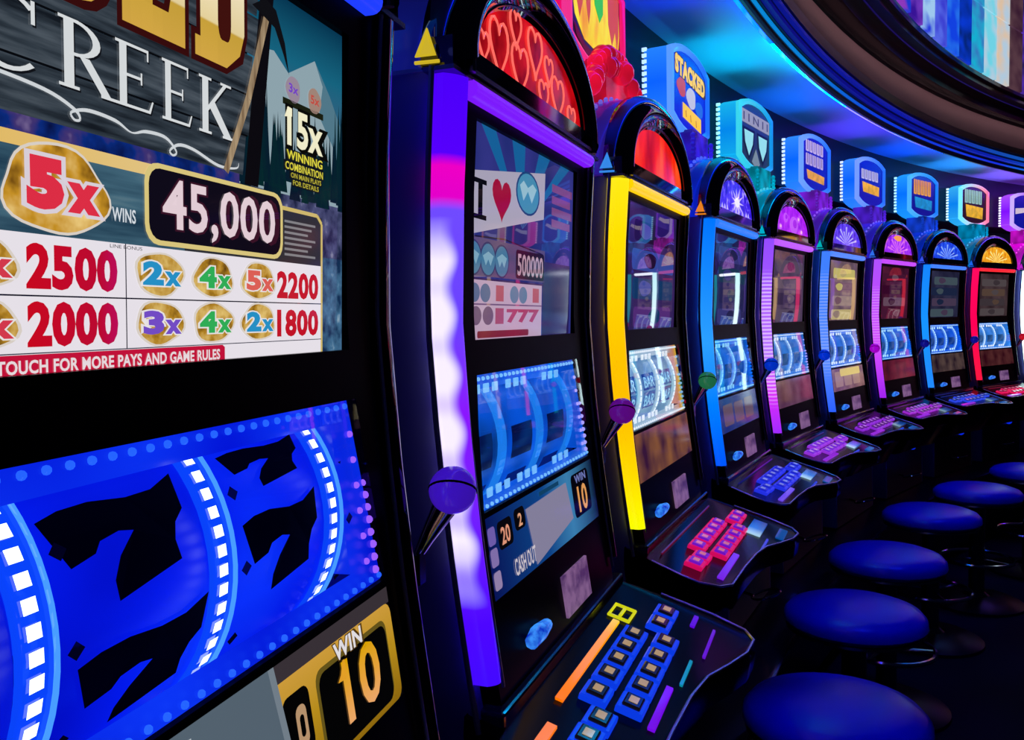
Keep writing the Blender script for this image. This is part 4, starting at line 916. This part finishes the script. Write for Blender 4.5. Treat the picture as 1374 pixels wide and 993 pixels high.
def topper_art(i, tp):
    A = Art(tplane); A.k = 1.0; A.rough = 0.4; A.spec = 0.1
    Y = (250, 200, 30)
    if i == 3:
        A.poly([(-0.175, 0.80), (0.165, 0.80), (0.172, 0.70), (0.16, 0.645), (0.10, 0.61), (-0.09, 0.622), (-0.15, 0.66), (-0.17, 0.72)], em_noise('fruit_yellow', [(0.3, (245, 150, 0)), (0.5, (255, 215, 0)), (0.7, (255, 235, 40))], 22, 0.95, 2, 0.6, stretch=(1, 1, 0.4)), 1)
        for x, w in ((-0.12, 0.03), (-0.06, 0.02), (0.11, 0.035), (0.15, 0.02)): A.poly([(x - w, 0.825), (x + w, 0.825), (x + w * .7, 0.70), (x, 0.66), (x - w * .8, 0.705)], et((215, 80, 0), 0.9), 2)
        A.poly([(-0.03, 0.825), (0.045, 0.825), (0.042, 0.715), (0.015, 0.688), (-0.02, 0.72)], et((60, 190, 10), 1), 3)
        A.poly([(-0.16, 0.645), (-0.09, 0.612), (0.10, 0.60), (0.12, 0.585), (-0.05, 0.585), (-0.14, 0.615)], et((110, 10, 0), 0.9), 3)
        A.poly([(-0.165, 0.615), (-0.05, 0.583), (0.05, 0.578), (0.0, 0.57), (-0.1, 0.578)], et((250, 205, 100), 1), 3.5)
    elif i == 4:
        A.text('STACKED', -0.155, 0.165, 0.738, 0.795, Y, 3, 0.07, outline=(60, 30, 0), ow=0.05, slope=-0.06)
        A.ell(-0.09, 0.705, 0.045, 0.028, et((200, 60, 60), 0.9), 2, wob=0.08); A.ell(0.01, 0.69, 0.05, 0.032, et((200, 200, 225), 0.9), 3, wob=0.06); A.ell(0.10, 0.672, 0.045, 0.025, et((40, 110, 230), 0.9), 2, wob=0.06)
        A.poly([(-0.08, 0.662), (0.12, 0.645), (0.12, 0.60), (-0.08, 0.617)], Y, 3); A.line([(-0.05, 0.642), (-0.045, 0.622)], 0.008, (190, 110, 0), 4); A.line([(0.0, 0.637), (0.005, 0.615)], 0.008, (190, 110, 0), 4); A.line([(0.06, 0.631), (0.065, 0.61)], 0.008, (190, 110, 0), 4)
    elif i == 5:
        A.rect(-0.17, 0.17, 0.735, 0.785, et((165, 165, 185), 0.8), 2); A.text('I I N I I', -0.15, 0.15, 0.745, 0.775, (70, 70, 95), 3, 0.02)
        for x in (-0.085, 0.085): A.poly([(x - .072, .72), (x + .072, .72), (x + .06, .66), (x, .60), (x - .06, .66)], et((16, 22, 50), 0.9), 2); A.poly([(x - .055, .71), (x + .055, .71), (x + .045, .665), (x, .618), (x - .045, .665)], et((150, 225, 235), 0.95), 3)
        A.poly([(-0.05, 0.60), (0.0, 0.655), (0.05, 0.60), (0.0, 0.575)], et((130, 150, 165), 0.8), 2.5)
    elif i in (6, 7, 8, 9):
        rows = {6: [((200, 180, 235), 0.775), ((190, 170, 230), 0.715)], 7: [((190, 185, 235), 0.74)], 8: [((235, 150, 20), 0.765), ((240, 165, 30), 0.73)], 9: [((165, 210, 200), 0.77), ((155, 200, 190), 0.735)]}[i]
        for cc, z in rows:
            for k in range(5): x = -0.115 + 0.05 * k; A.rrect(x - 0.021, x + 0.021, z - 0.026, z + 0.026, 0.006, et(cc, 0.9), 2); A.rect(x - 0.003, x + 0.003, z - 0.018, z + 0.026, et((30, 20, 110), 0.9), 3)
        bc, z0, z1 = {6: ((250, 175, 70), 0.62, 0.668), 7: ((250, 180, 30), 0.64, 0.70), 8: ((30, 150, 220), 0.62, 0.69), 9: ((250, 190, 20), 0.615, 0.70)}[i]
        A.poly([(-0.125, z1), (0.125, z1 - 0.01), (0.12, z0), (-0.11, z0 + 0.008)], em_noise('sign_block_%d' % i, [(0.3, tuple(int(v * .75) for v in bc)), (0.65, bc)], 25, 1.0, 3, 0.6), 2.2)
    else:
        A.poly([(-0.15, 0.68), (0.0, 0.70), (0.15, 0.74), (0.12, 0.76), (-0.02, 0.73), (-0.15, 0.72)], et((215, 195, 215), 0.9), 2)
    A.done(tp, 'sign_artwork')

# ------------------------------------------------------------------ button deck
BTN_COL = {1: (20, 60, 240), 2: (10, 60, 235), 3: (215, 10, 95), 4: (35, 50, 235), 5: (150, 50, 220), 6: (140, 40, 215), 7: (160, 40, 210), 8: (40, 70, 235), 9: (235, 20, 90), 10: (120, 60, 230)}
CAP_COL = {2: (14, 12, 20), 3: (120, 20, 205), 4: (30, 40, 215), 5: (120, 40, 225)}
def deck_parts(i, r, dk):
    bm_ = em(BTN_COL[i], 0.9, 0.2); cap = em(CAP_COL.get(i, tuple(int(v * .6) for v in BTN_COL[i])), 0.8, 0.12)
    gl = em((200, 165, 110), 0.7) if i <= 2 else em(tuple(min(255, int(v * .5 + 110)) for v in BTN_COL[i]), 0.8)
    for (x, y) in BTN:
        b = part(r, 'button', mesh_local(m_button), bm_, key='button'); deck_obj(b, x, y)
        part(b, 'button_cap', mesh_local(m_button_cap), cap, key='button_cap'); part(b, 'button_glyph', mesh_local(m_button_glyph), gl, key='button_glyph')
    def slab_on(name, x0, x1, y0, y1, mat, h=0.004, key=None):
        def g():
            mb = MB(); vs = [(x, y, deck_z(y) + dz) for dz in (0.0005, h) for x, y in ((x0, y0), (x1, y0), (x1, y1), (x0, y1))]
            mb.add(vs, [(0, 1, 2, 3), (7, 6, 5, 4), (0, 4, 5, 1), (1, 5, 6, 2), (2, 6, 7, 3), (3, 7, 4, 0)]); return mb.mesh(name)
        return part(r, name, g, mat, key=key or (name + '%.3f' % x0))
    if i <= 2:
        slab_on('deck_glow', -0.175, 0.125, 0.060, 0.070, em_grad('deck_amber', 0, -0.2, 0.13, [(0, (255, 110, 0)), (0.8, (255, 150, 0)), (1, (240, 200, 20))], 1.1))
        slab_on('deck_glow', -0.29, -0.235, 0.070, 0.082, em((255, 120, 0), 1.0))
        def fr():
            mb = MB(); z = lambda y: deck_z(y) + 0.004
            mb.tube([(0.135, 0.050, z(.05)), (0.185, 0.050, z(.05)), (0.185, 0.082, z(.082)), (0.135, 0.082, z(.082))], 0.003, 6, closed=True)
            mb.tube([(0.145, 0.066, z(.066)), (0.178, 0.066, z(.066))], 0.003, 6); return mb.mesh('slot_frame', smooth=True)
        part(r, 'slot_frame', fr, em((215, 215, 20), 0.9), label='yellow lit ticket slot frame')
        slab_on('deck_glow', -0.15, -0.02, 0.172, 0.181, em((120, 10, 235), 0.9)); slab_on('deck_glow', 0.0, 0.09, 0.186, 0.190, em((10, 150, 175), 0.8))
        slab_on('deck_glow', 0.12, 0.24, 0.200, 0.204, em((110, 20, 220), 0.8)); slab_on('deck_glow', 0.22, 0.27, 0.165, 0.172, em((100, 10, 235), 0.8))  # purple reflections on the right lobe, put in as glowing strips
    else:
        pc = {3: (125, 30, 240), 4: (110, 70, 240)}.get(i, (150, 40, 225))
        slab_on('deck_glow', -0.26, -0.075, 0.166, 0.178, em(pc, 0.85))
        slab_on('deck_display', 0.12, 0.25, 0.160, 0.192, em_grad('deck_display_%d' % i, 0, 0.12, 0.25, [(0, (180, 225, 255)), (0.4, (40, 120, 225)), (1, (5, 50, 160))], 0.8 if i < 6 else 0.4), key='deck_display')
        slab_on('deck_glow', 0.02, 0.12, 0.208, 0.212, em((30, 60, 235), 0.8)); slab_on('deck_glow', 0.16, 0.25, 0.222, 0.240, em((10, 95, 190), 0.6))
        slab_on('deck_glow', -0.25, 0.22, 0.052, 0.055, em(tuple(int(v * .5) for v in BTN_COL[i]), 0.5))

# ------------------------------------------------------------------ the room
def lathe(name, pr, a0, a1, step, m, kind='structure', smooth=True, cap=False):
    """profile of (radius, height) swept round the centre of the bank"""
    n = int(round((a1 - a0) / step)); rows = []
    for k in range(n + 1):
        a = a0 + (a1 - a0) * k / n; rows.append([(lambda p: (p[0], p[1], p[2]))(ring(r, a, z)) for r, z in pr])
    vs = [p for r in rows for p in r]; w = len(pr); fs = []
    for i in range(n):
        for j in range(w - 1): fs.append((i * w + j, i * w + j + 1, (i + 1) * w + j + 1, (i + 1) * w + j))
    me = bpy.data.meshes.new(name); me.from_pydata(vs, [], fs); me.update()
    for p in me.polygons: p.use_smooth = smooth
    if smooth: me.set_sharp_from_angle(angle=math.radians(30))
    me.materials.append(m); o = bpy.data.objects.new(name, me); COL.objects.link(o)
    if kind: o['kind'] = kind
    return o
A0, A1 = 92, 180
def room():
    cm, nt, b = principled('carpet'); tx = nt.nodes.new('ShaderNodeTexVoronoi'); tx.inputs['Scale'].default_value = 2.2
    rp = ramp_node(nt, [(0.2, (16, 6, 8)), (0.35, (5, 4, 10)), (0.8, (8, 6, 14))]); nt.links.new(tx.outputs['Distance'], rp.inputs[0]); nt.links.new(rp.outputs[0], b.inputs['Base Color']); b.inputs['Roughness'].default_value = 0.9
    me = bpy.data.meshes.new('floor'); me.from_pydata([(-4, -4, 0), (16, -4, 0), (16, 12, 0), (-4, 12, 0)], [], [(0, 1, 2, 3)]); me.materials.append(cm)
    tag(bpy.data.objects.new('floor', me), kind='structure'); COL.objects.link(bpy.data.objects['floor'])
    wall = solid((8, 8, 16), 0.55)
    lathe('wall_back', [(10.22, -1.41), (10.22, 0.60), (9.985, 0.60), (9.985, 0.93)], A0, A1, 1.0, wall)
    # low ceiling over the machines
    sm, nt, b = principled('ceiling_paint'); b.inputs['Base Color'].default_value = lin((150, 155, 175)); b.inputs['Roughness'].default_value = 0.45
    tc = nt.nodes.new('ShaderNodeTexNoise'); tc.inputs['Scale'].default_value = 3; mr = nt.nodes.new('ShaderNodeMapRange'); mr.inputs[3].default_value = 0.35; mr.inputs[4].default_value = 0.6
    nt.links.new(tc.outputs['Fac'], mr.inputs[0]); nt.links.new(mr.outputs[0], b.inputs['Roughness'])
    lathe('ceiling', [(9.99, 0.92), (9.655, 0.92)], A0, A1, 0.5, sm)
    dark = solid((3, 3, 9), 0.25, spec=0.2)
    lathe('trim_1', [(9.656, 0.921), (9.656, 0.884), (9.645, 0.884), (9.645, 0.903), (9.640, 0.903), (9.640, 0.925), (9.630, 0.925), (9.630, 0.952), (9.618, 0.952), (9.618, 0.985), (9.604, 0.985), (9.604, 1.024)], A0, A1, 0.5, solid((5, 6, 26), 0.3), smooth=False)
    lathe('trim_2', [(9.604, 1.024), (9.612, 1.028), (9.655, 1.18)], A0, A1, 0.5, solid((122, 104, 108), 0.7))
    lathe('trim_3', [(9.655, 1.18), (9.66, 1.205), (9.565, 1.205), (9.565, 1.168), (9.555, 1.168), (9.555, 1.215), (9.55, 1.215), (9.55, 1.222), (9.53, 1.222), (9.53, 1.230), (9.49, 1.236), (9.49, 1.262), (9.47, 1.262), (9.47, 1.28)], A0, A1, 0.5, dark, smooth=False)
    # LED tubes: hidden behind the lip (they wash the ceiling) and along the steps of the trim
    seg = [(178, 154, (10, 40, 255), 1.0), (154, 149.2, (0, 45, 255), 1.2), (149.2, 146.4, (0, 170, 235), 2.4), (146.4, 143, (0, 90, 250), 1.2), (143, 139.2, (50, 45, 250), 1.3), (139.2, 136, (60, 60, 255), 1.1), (136, 132.5, (0, 60, 255), 1.5), (132.5, 129, (0, 130, 250), 2.2), (129, 124, (110, 70, 255), 2.2), (124, 112, (120, 40, 250), 2.0)]
    for a, b_, c, k in seg:
        o = lathe('cove_light', [(9.664, 0.894), (9.676, 0.894), (9.676, 0.906), (9.664, 0.906), (9.664, 0.894)], b_, a, 0.5, em(c, 11 * k), kind=None)
        nm = {(10, 40, 255): 'deep blue', (0, 45, 255): 'royal blue', (0, 170, 235): 'cyan', (0, 90, 250): 'azure', (50, 45, 250): 'indigo', (60, 60, 255): 'periwinkle', (0, 60, 255): 'cobalt', (0, 130, 250): 'sky blue', (110, 70, 255): 'violet', (120, 40, 250): 'purple'}[c]
        tag(o, nm + ' cove light tube lighting the low ceiling behind the trim', 'light', 'cove lights round the low ceiling')
    def tubes(nm, r, z, w, stops, k):
        m, nt, b = principled(nm); tc = nt.nodes.new('ShaderNodeTexCoord'); sx = nt.nodes.new('ShaderNodeSeparateXYZ'); nt.links.new(tc.outputs['Object'], sx.inputs[0])
        mr = nt.nodes.new('ShaderNodeMapRange'); mr.inputs[1].default_value = 0.3; mr.inputs[2].default_value = 4.2; nt.links.new(sx.outputs[0], mr.inputs[0])
        rp = ramp_node(nt, stops); nt.links.new(mr.outputs[0], rp.inputs[0]); nt.links.new(rp.outputs[0], b.inputs['Emission Color']); b.inputs['Emission Strength'].default_value = k; b.inputs['Base Color'].default_value = (0, 0, 0, 1)
        return lathe('cove_light', [(r, z), (r - w, z + 0.001), (r - w, z + w), (r, z + w)], A0, A1, 0.5, m, kind=None)
    o = tubes('led_line_1', 9.640, 0.907, 0.008, [(0, (0, 150, 220)), (0.2, (0, 130, 220)), (0.35, (10, 60, 225)), (0.7, (20, 50, 230)), (0.85, (20, 140, 230)), (1, (110, 30, 220))], 0.9)
    tag(o, 'thin cyan to blue light line along the lowest step of the ceiling trim', 'light', 'cove lights round the low ceiling')
    o = tubes('led_line_2', 9.630, 0.929, 0.016, [(0, (4, 10, 130)), (0.4, (5, 12, 150)), (0.7, (10, 40, 200)), (0.85, (20, 100, 220)), (1, (70, 10, 170))], 0.7)
    tag(o, 'wider deep blue light line on the middle step of the ceiling trim', 'light', 'cove lights round the low ceiling')
    o = tubes('led_line_3', 9.618, 0.958, 0.014, [(0, (5, 20, 140)), (0.5, (12, 30, 190)), (0.85, (20, 110, 215)), (1, (90, 20, 190))], 0.7)
    tag(o, 'dim blue light line just below the brown band of the ceiling trim', 'light', 'cove lights round the low ceiling')
    o = tubes('led_line_4', 9.53, 1.226, 0.004, [(0, (10, 8, 90)), (0.5, (30, 12, 110)), (1, (20, 6, 60))], 0.6)
    tag(o, 'faint violet light line under the dark ledge above the brown band', 'light', 'cove lights round the low ceiling')
    o = lathe('cove_light', [(9.568, 1.192), (9.576, 1.192), (9.576, 1.200), (9.568, 1.200), (9.568, 1.192)], A0, A1, 0.5, em((255, 198, 208), 6.0), kind=None)  # added out of sight to brighten the brown band
    tag(o, 'added unseen warm tube lighting the brown band of the ceiling trim', 'light', 'cove lights round the low ceiling')
    # glowing glass screen that rises above the ring
    root = empty('glass_screen', ring(9.44, 136, 1.28), 0, 'tall backlit wall of coloured glass above the dark ceiling ring', 'light wall')
    pane_cols = [(170, 60, 230, 255, 10, 160), (255, 10, 150, 190, 120, 255), (150, 60, 235, 235, 200, 255), (90, 50, 190, 40, 30, 90), (60, 30, 50, 90, 60, 70), (190, 215, 235, 235, 205, 175), (120, 225, 245, 205, 215, 235), (20, 190, 225, 60, 120, 200), (5, 40, 130, 10, 60, 220), (40, 120, 250, 20, 70, 240), (60, 60, 220, 90, 110, 245), (10, 40, 235, 170, 215, 255), (60, 20, 160, 120, 60, 200), (30, 60, 220, 150, 60, 200), (20, 50, 200, 60, 90, 240), (10, 40, 200, 20, 100, 240), (10, 30, 160, 30, 60, 220), (60, 20, 180, 30, 60, 220)]
    for k, c in enumerate(pane_cols):
        a = 126.0 + 1.25 * k
        mt = em_noise('glass_pane_%d' % k, [(0.35, c[:3]), (0.65, c[3:])], 7, 0.85, 1, 0.1, stretch=(1, 1, 1.6))
        vs = []
        for zz in (1.27, 1.60, 1.61, 2.1):
            for aa in (a + 0.06, a + 1.19): vs.append(ring(9.44, aa, zz))
        for zz in (1.27, 1.60, 1.61, 2.1):
            for aa in (a + 0.06, a + 1.19): vs.append(ring(9.455, aa, zz))
        me = bpy.data.meshes.new('glass_pane')
        vs = [tuple(p - q for p, q in zip(v, ring(9.44, 136, 1.28))) for v in vs]
        def bx(a, b): return [(a, a + 1, b + 1, b), (a + 8, b + 8, b + 9, a + 9), (a, b, b + 8, a + 8), (a + 1, a + 9, b + 9, b + 1), (a, a + 8, a + 9, a + 1), (b, b + 1, b + 9, b + 8)]
        me.from_pydata(vs, [], bx(0, 2) + bx(4, 6)); me.materials.append(mt); o = bpy.data.objects.new('glass_pane', me); COL.objects.link(o); o.parent = root
    o = lathe('wall_upper', [(9.52, 1.27), (9.52, 2.3)], A0, A1, 1.0, dark)
    # low counter that carries the machines
    lathe('bank_stand', [(10.2, -0.935), (9.535, -0.935), (9.522, -0.94), (9.522, -0.965), (9.56, -0.98), (9.60, -1.32), (9.66, -1.33), (9.66, -1.41)], A0, A1, 0.5, solid((7, 7, 12), 0.3, coat=0.3))
    tr = lathe('trim_4', [(9.524, -0.936), (9.518, -0.938), (9.518, -0.948), (9.524, -0.95)], A0, A1, 0.5, solid((120, 60, 110), 0.2, metal=1.0))  # purple reflection put into the colour of the metal edge
room()

def stool(loc, label, first=[None]):
    rz = random.uniform(0, 6)
    r = empty('stool', loc, rz, label, 'stool', 'round stools in front of the machines')
    def lat(name, pr, n=40):
        rows = [[(rr * math.cos(2 * PI * k / n), rr * math.sin(2 * PI * k / n), z - H) for k in range(n)] for rr, z in pr]
        return MB().grid(rows, close=True).mesh(name, smooth=True)
    sh = 0.585
    part(r, 'seat', lambda: lat('seat', [(0.001, sh), (0.05, sh - 0.001), (0.10, sh - 0.005), (0.15, sh - 0.013), (0.18, sh - 0.024), (0.194, sh - 0.040), (0.196, sh - 0.058), (0.18, sh - 0.072), (0.001, sh - 0.072)]), SEAT)
    part(r, 'seat_rim', lambda: lat('seat_rim', [(0.15, sh - 0.073), (0.188, sh - 0.073), (0.19, sh - 0.080), (0.15, sh - 0.084)]), STEEL)
    part(r, 'pedestal', lambda: lat('pedestal', [(0.06, sh - 0.075), (0.05, sh - 0.10), (0.035, sh - 0.12), (0.035, 0.06), (0.06, 0.04)], 20), STEEL)
    part(r, 'foot_plate', lambda: lat('foot_plate', [(0.06, 0.045), (0.17, 0.03), (0.21, 0.012), (0.212, 0.0), (0.001, 0.0)]), SATIN)
    part(r, 'foot_ring', lambda: MB().tube([(0.16 * math.cos(2 * PI * k / 28), 0.16 * math.sin(2 * PI * k / 28), 0.22 - H) for k in range(28)], 0.009, 8, closed=True).mesh('foot_ring', smooth=True), CHROME)
    def arms():
        mb = MB()
        for k in range(3):
            a = 2 * PI * k / 3; mb.tube([(0.03 * math.cos(a), 0.03 * math.sin(a), 0.22 - H), (0.16 * math.cos(a), 0.16 * math.sin(a), 0.22 - H)], 0.006, 6)
        return mb.mesh('ring_spokes', smooth=True)
    part(r, 'ring_spokes', arms, CHROME)
    return r
SEAT = solid((12, 14, 240), 0.3, spec=0.5)

for i in range(1, 16): build_machine(i)
# hearts of the second machine's arch panel
def hearts():
    pan = [o for o in bpy.data.objects if o.name.startswith('arch_panel') and o.parent and 'heart' in o.parent['label']][0]
    H_ = [(-0.197, .337, .018, .020), (-.145, .350, .034, .040), (-.083, .392, .022, .026), (-.005, .383, .032, .036), (-.068, .343, .034, .036), (.055, .372, .020, .022), (.03, .330, .022, .024), (.098, .343, .032, .034), (.168, .325, .022, .022)]
    def hp(cx, cz, w, h): return [(x, -0.0105, z) for x, z in heart(cx, cz, w, h)]
    for cx, cz, w, h in H_:
        f = part(pan, 'heart', mesh_from('heart', hp(cx, cz, w * 0.85, h * 0.85), [tuple(range(28))]), em_noise('heart_fill', [(0.3, (120, 0, 10)), (0.7, (205, 20, 30))], 30, 0.9, 1), key=False)
        part(pan, 'heart_outline', MB().tube(hp(cx, cz, w, h), 0.0017, 6, closed=True).mesh('heart_outline', smooth=True), em((255, 105, 95), 1.1), key=False)
hearts()
for (x, y), lb in zip([(0.69, 1.82), (0.98, 2.44), (1.32, 3.00), (1.79, 3.64), (2.24, 4.10), (2.80, 4.60)],
                      ['blue padded round stool nearest the front, cut by the bottom edge', 'blue padded round stool before the azure lit machine, second from the front', 'blue padded round stool before the violet lit machine, third from the front', 'blue padded round stool, fourth from the front, with a pale gleam on its seat', 'blue padded round stool far back, fifth from the front', 'blue padded round stool at the far right end of the row of stools']):
    stool((x, y, 0), lb)
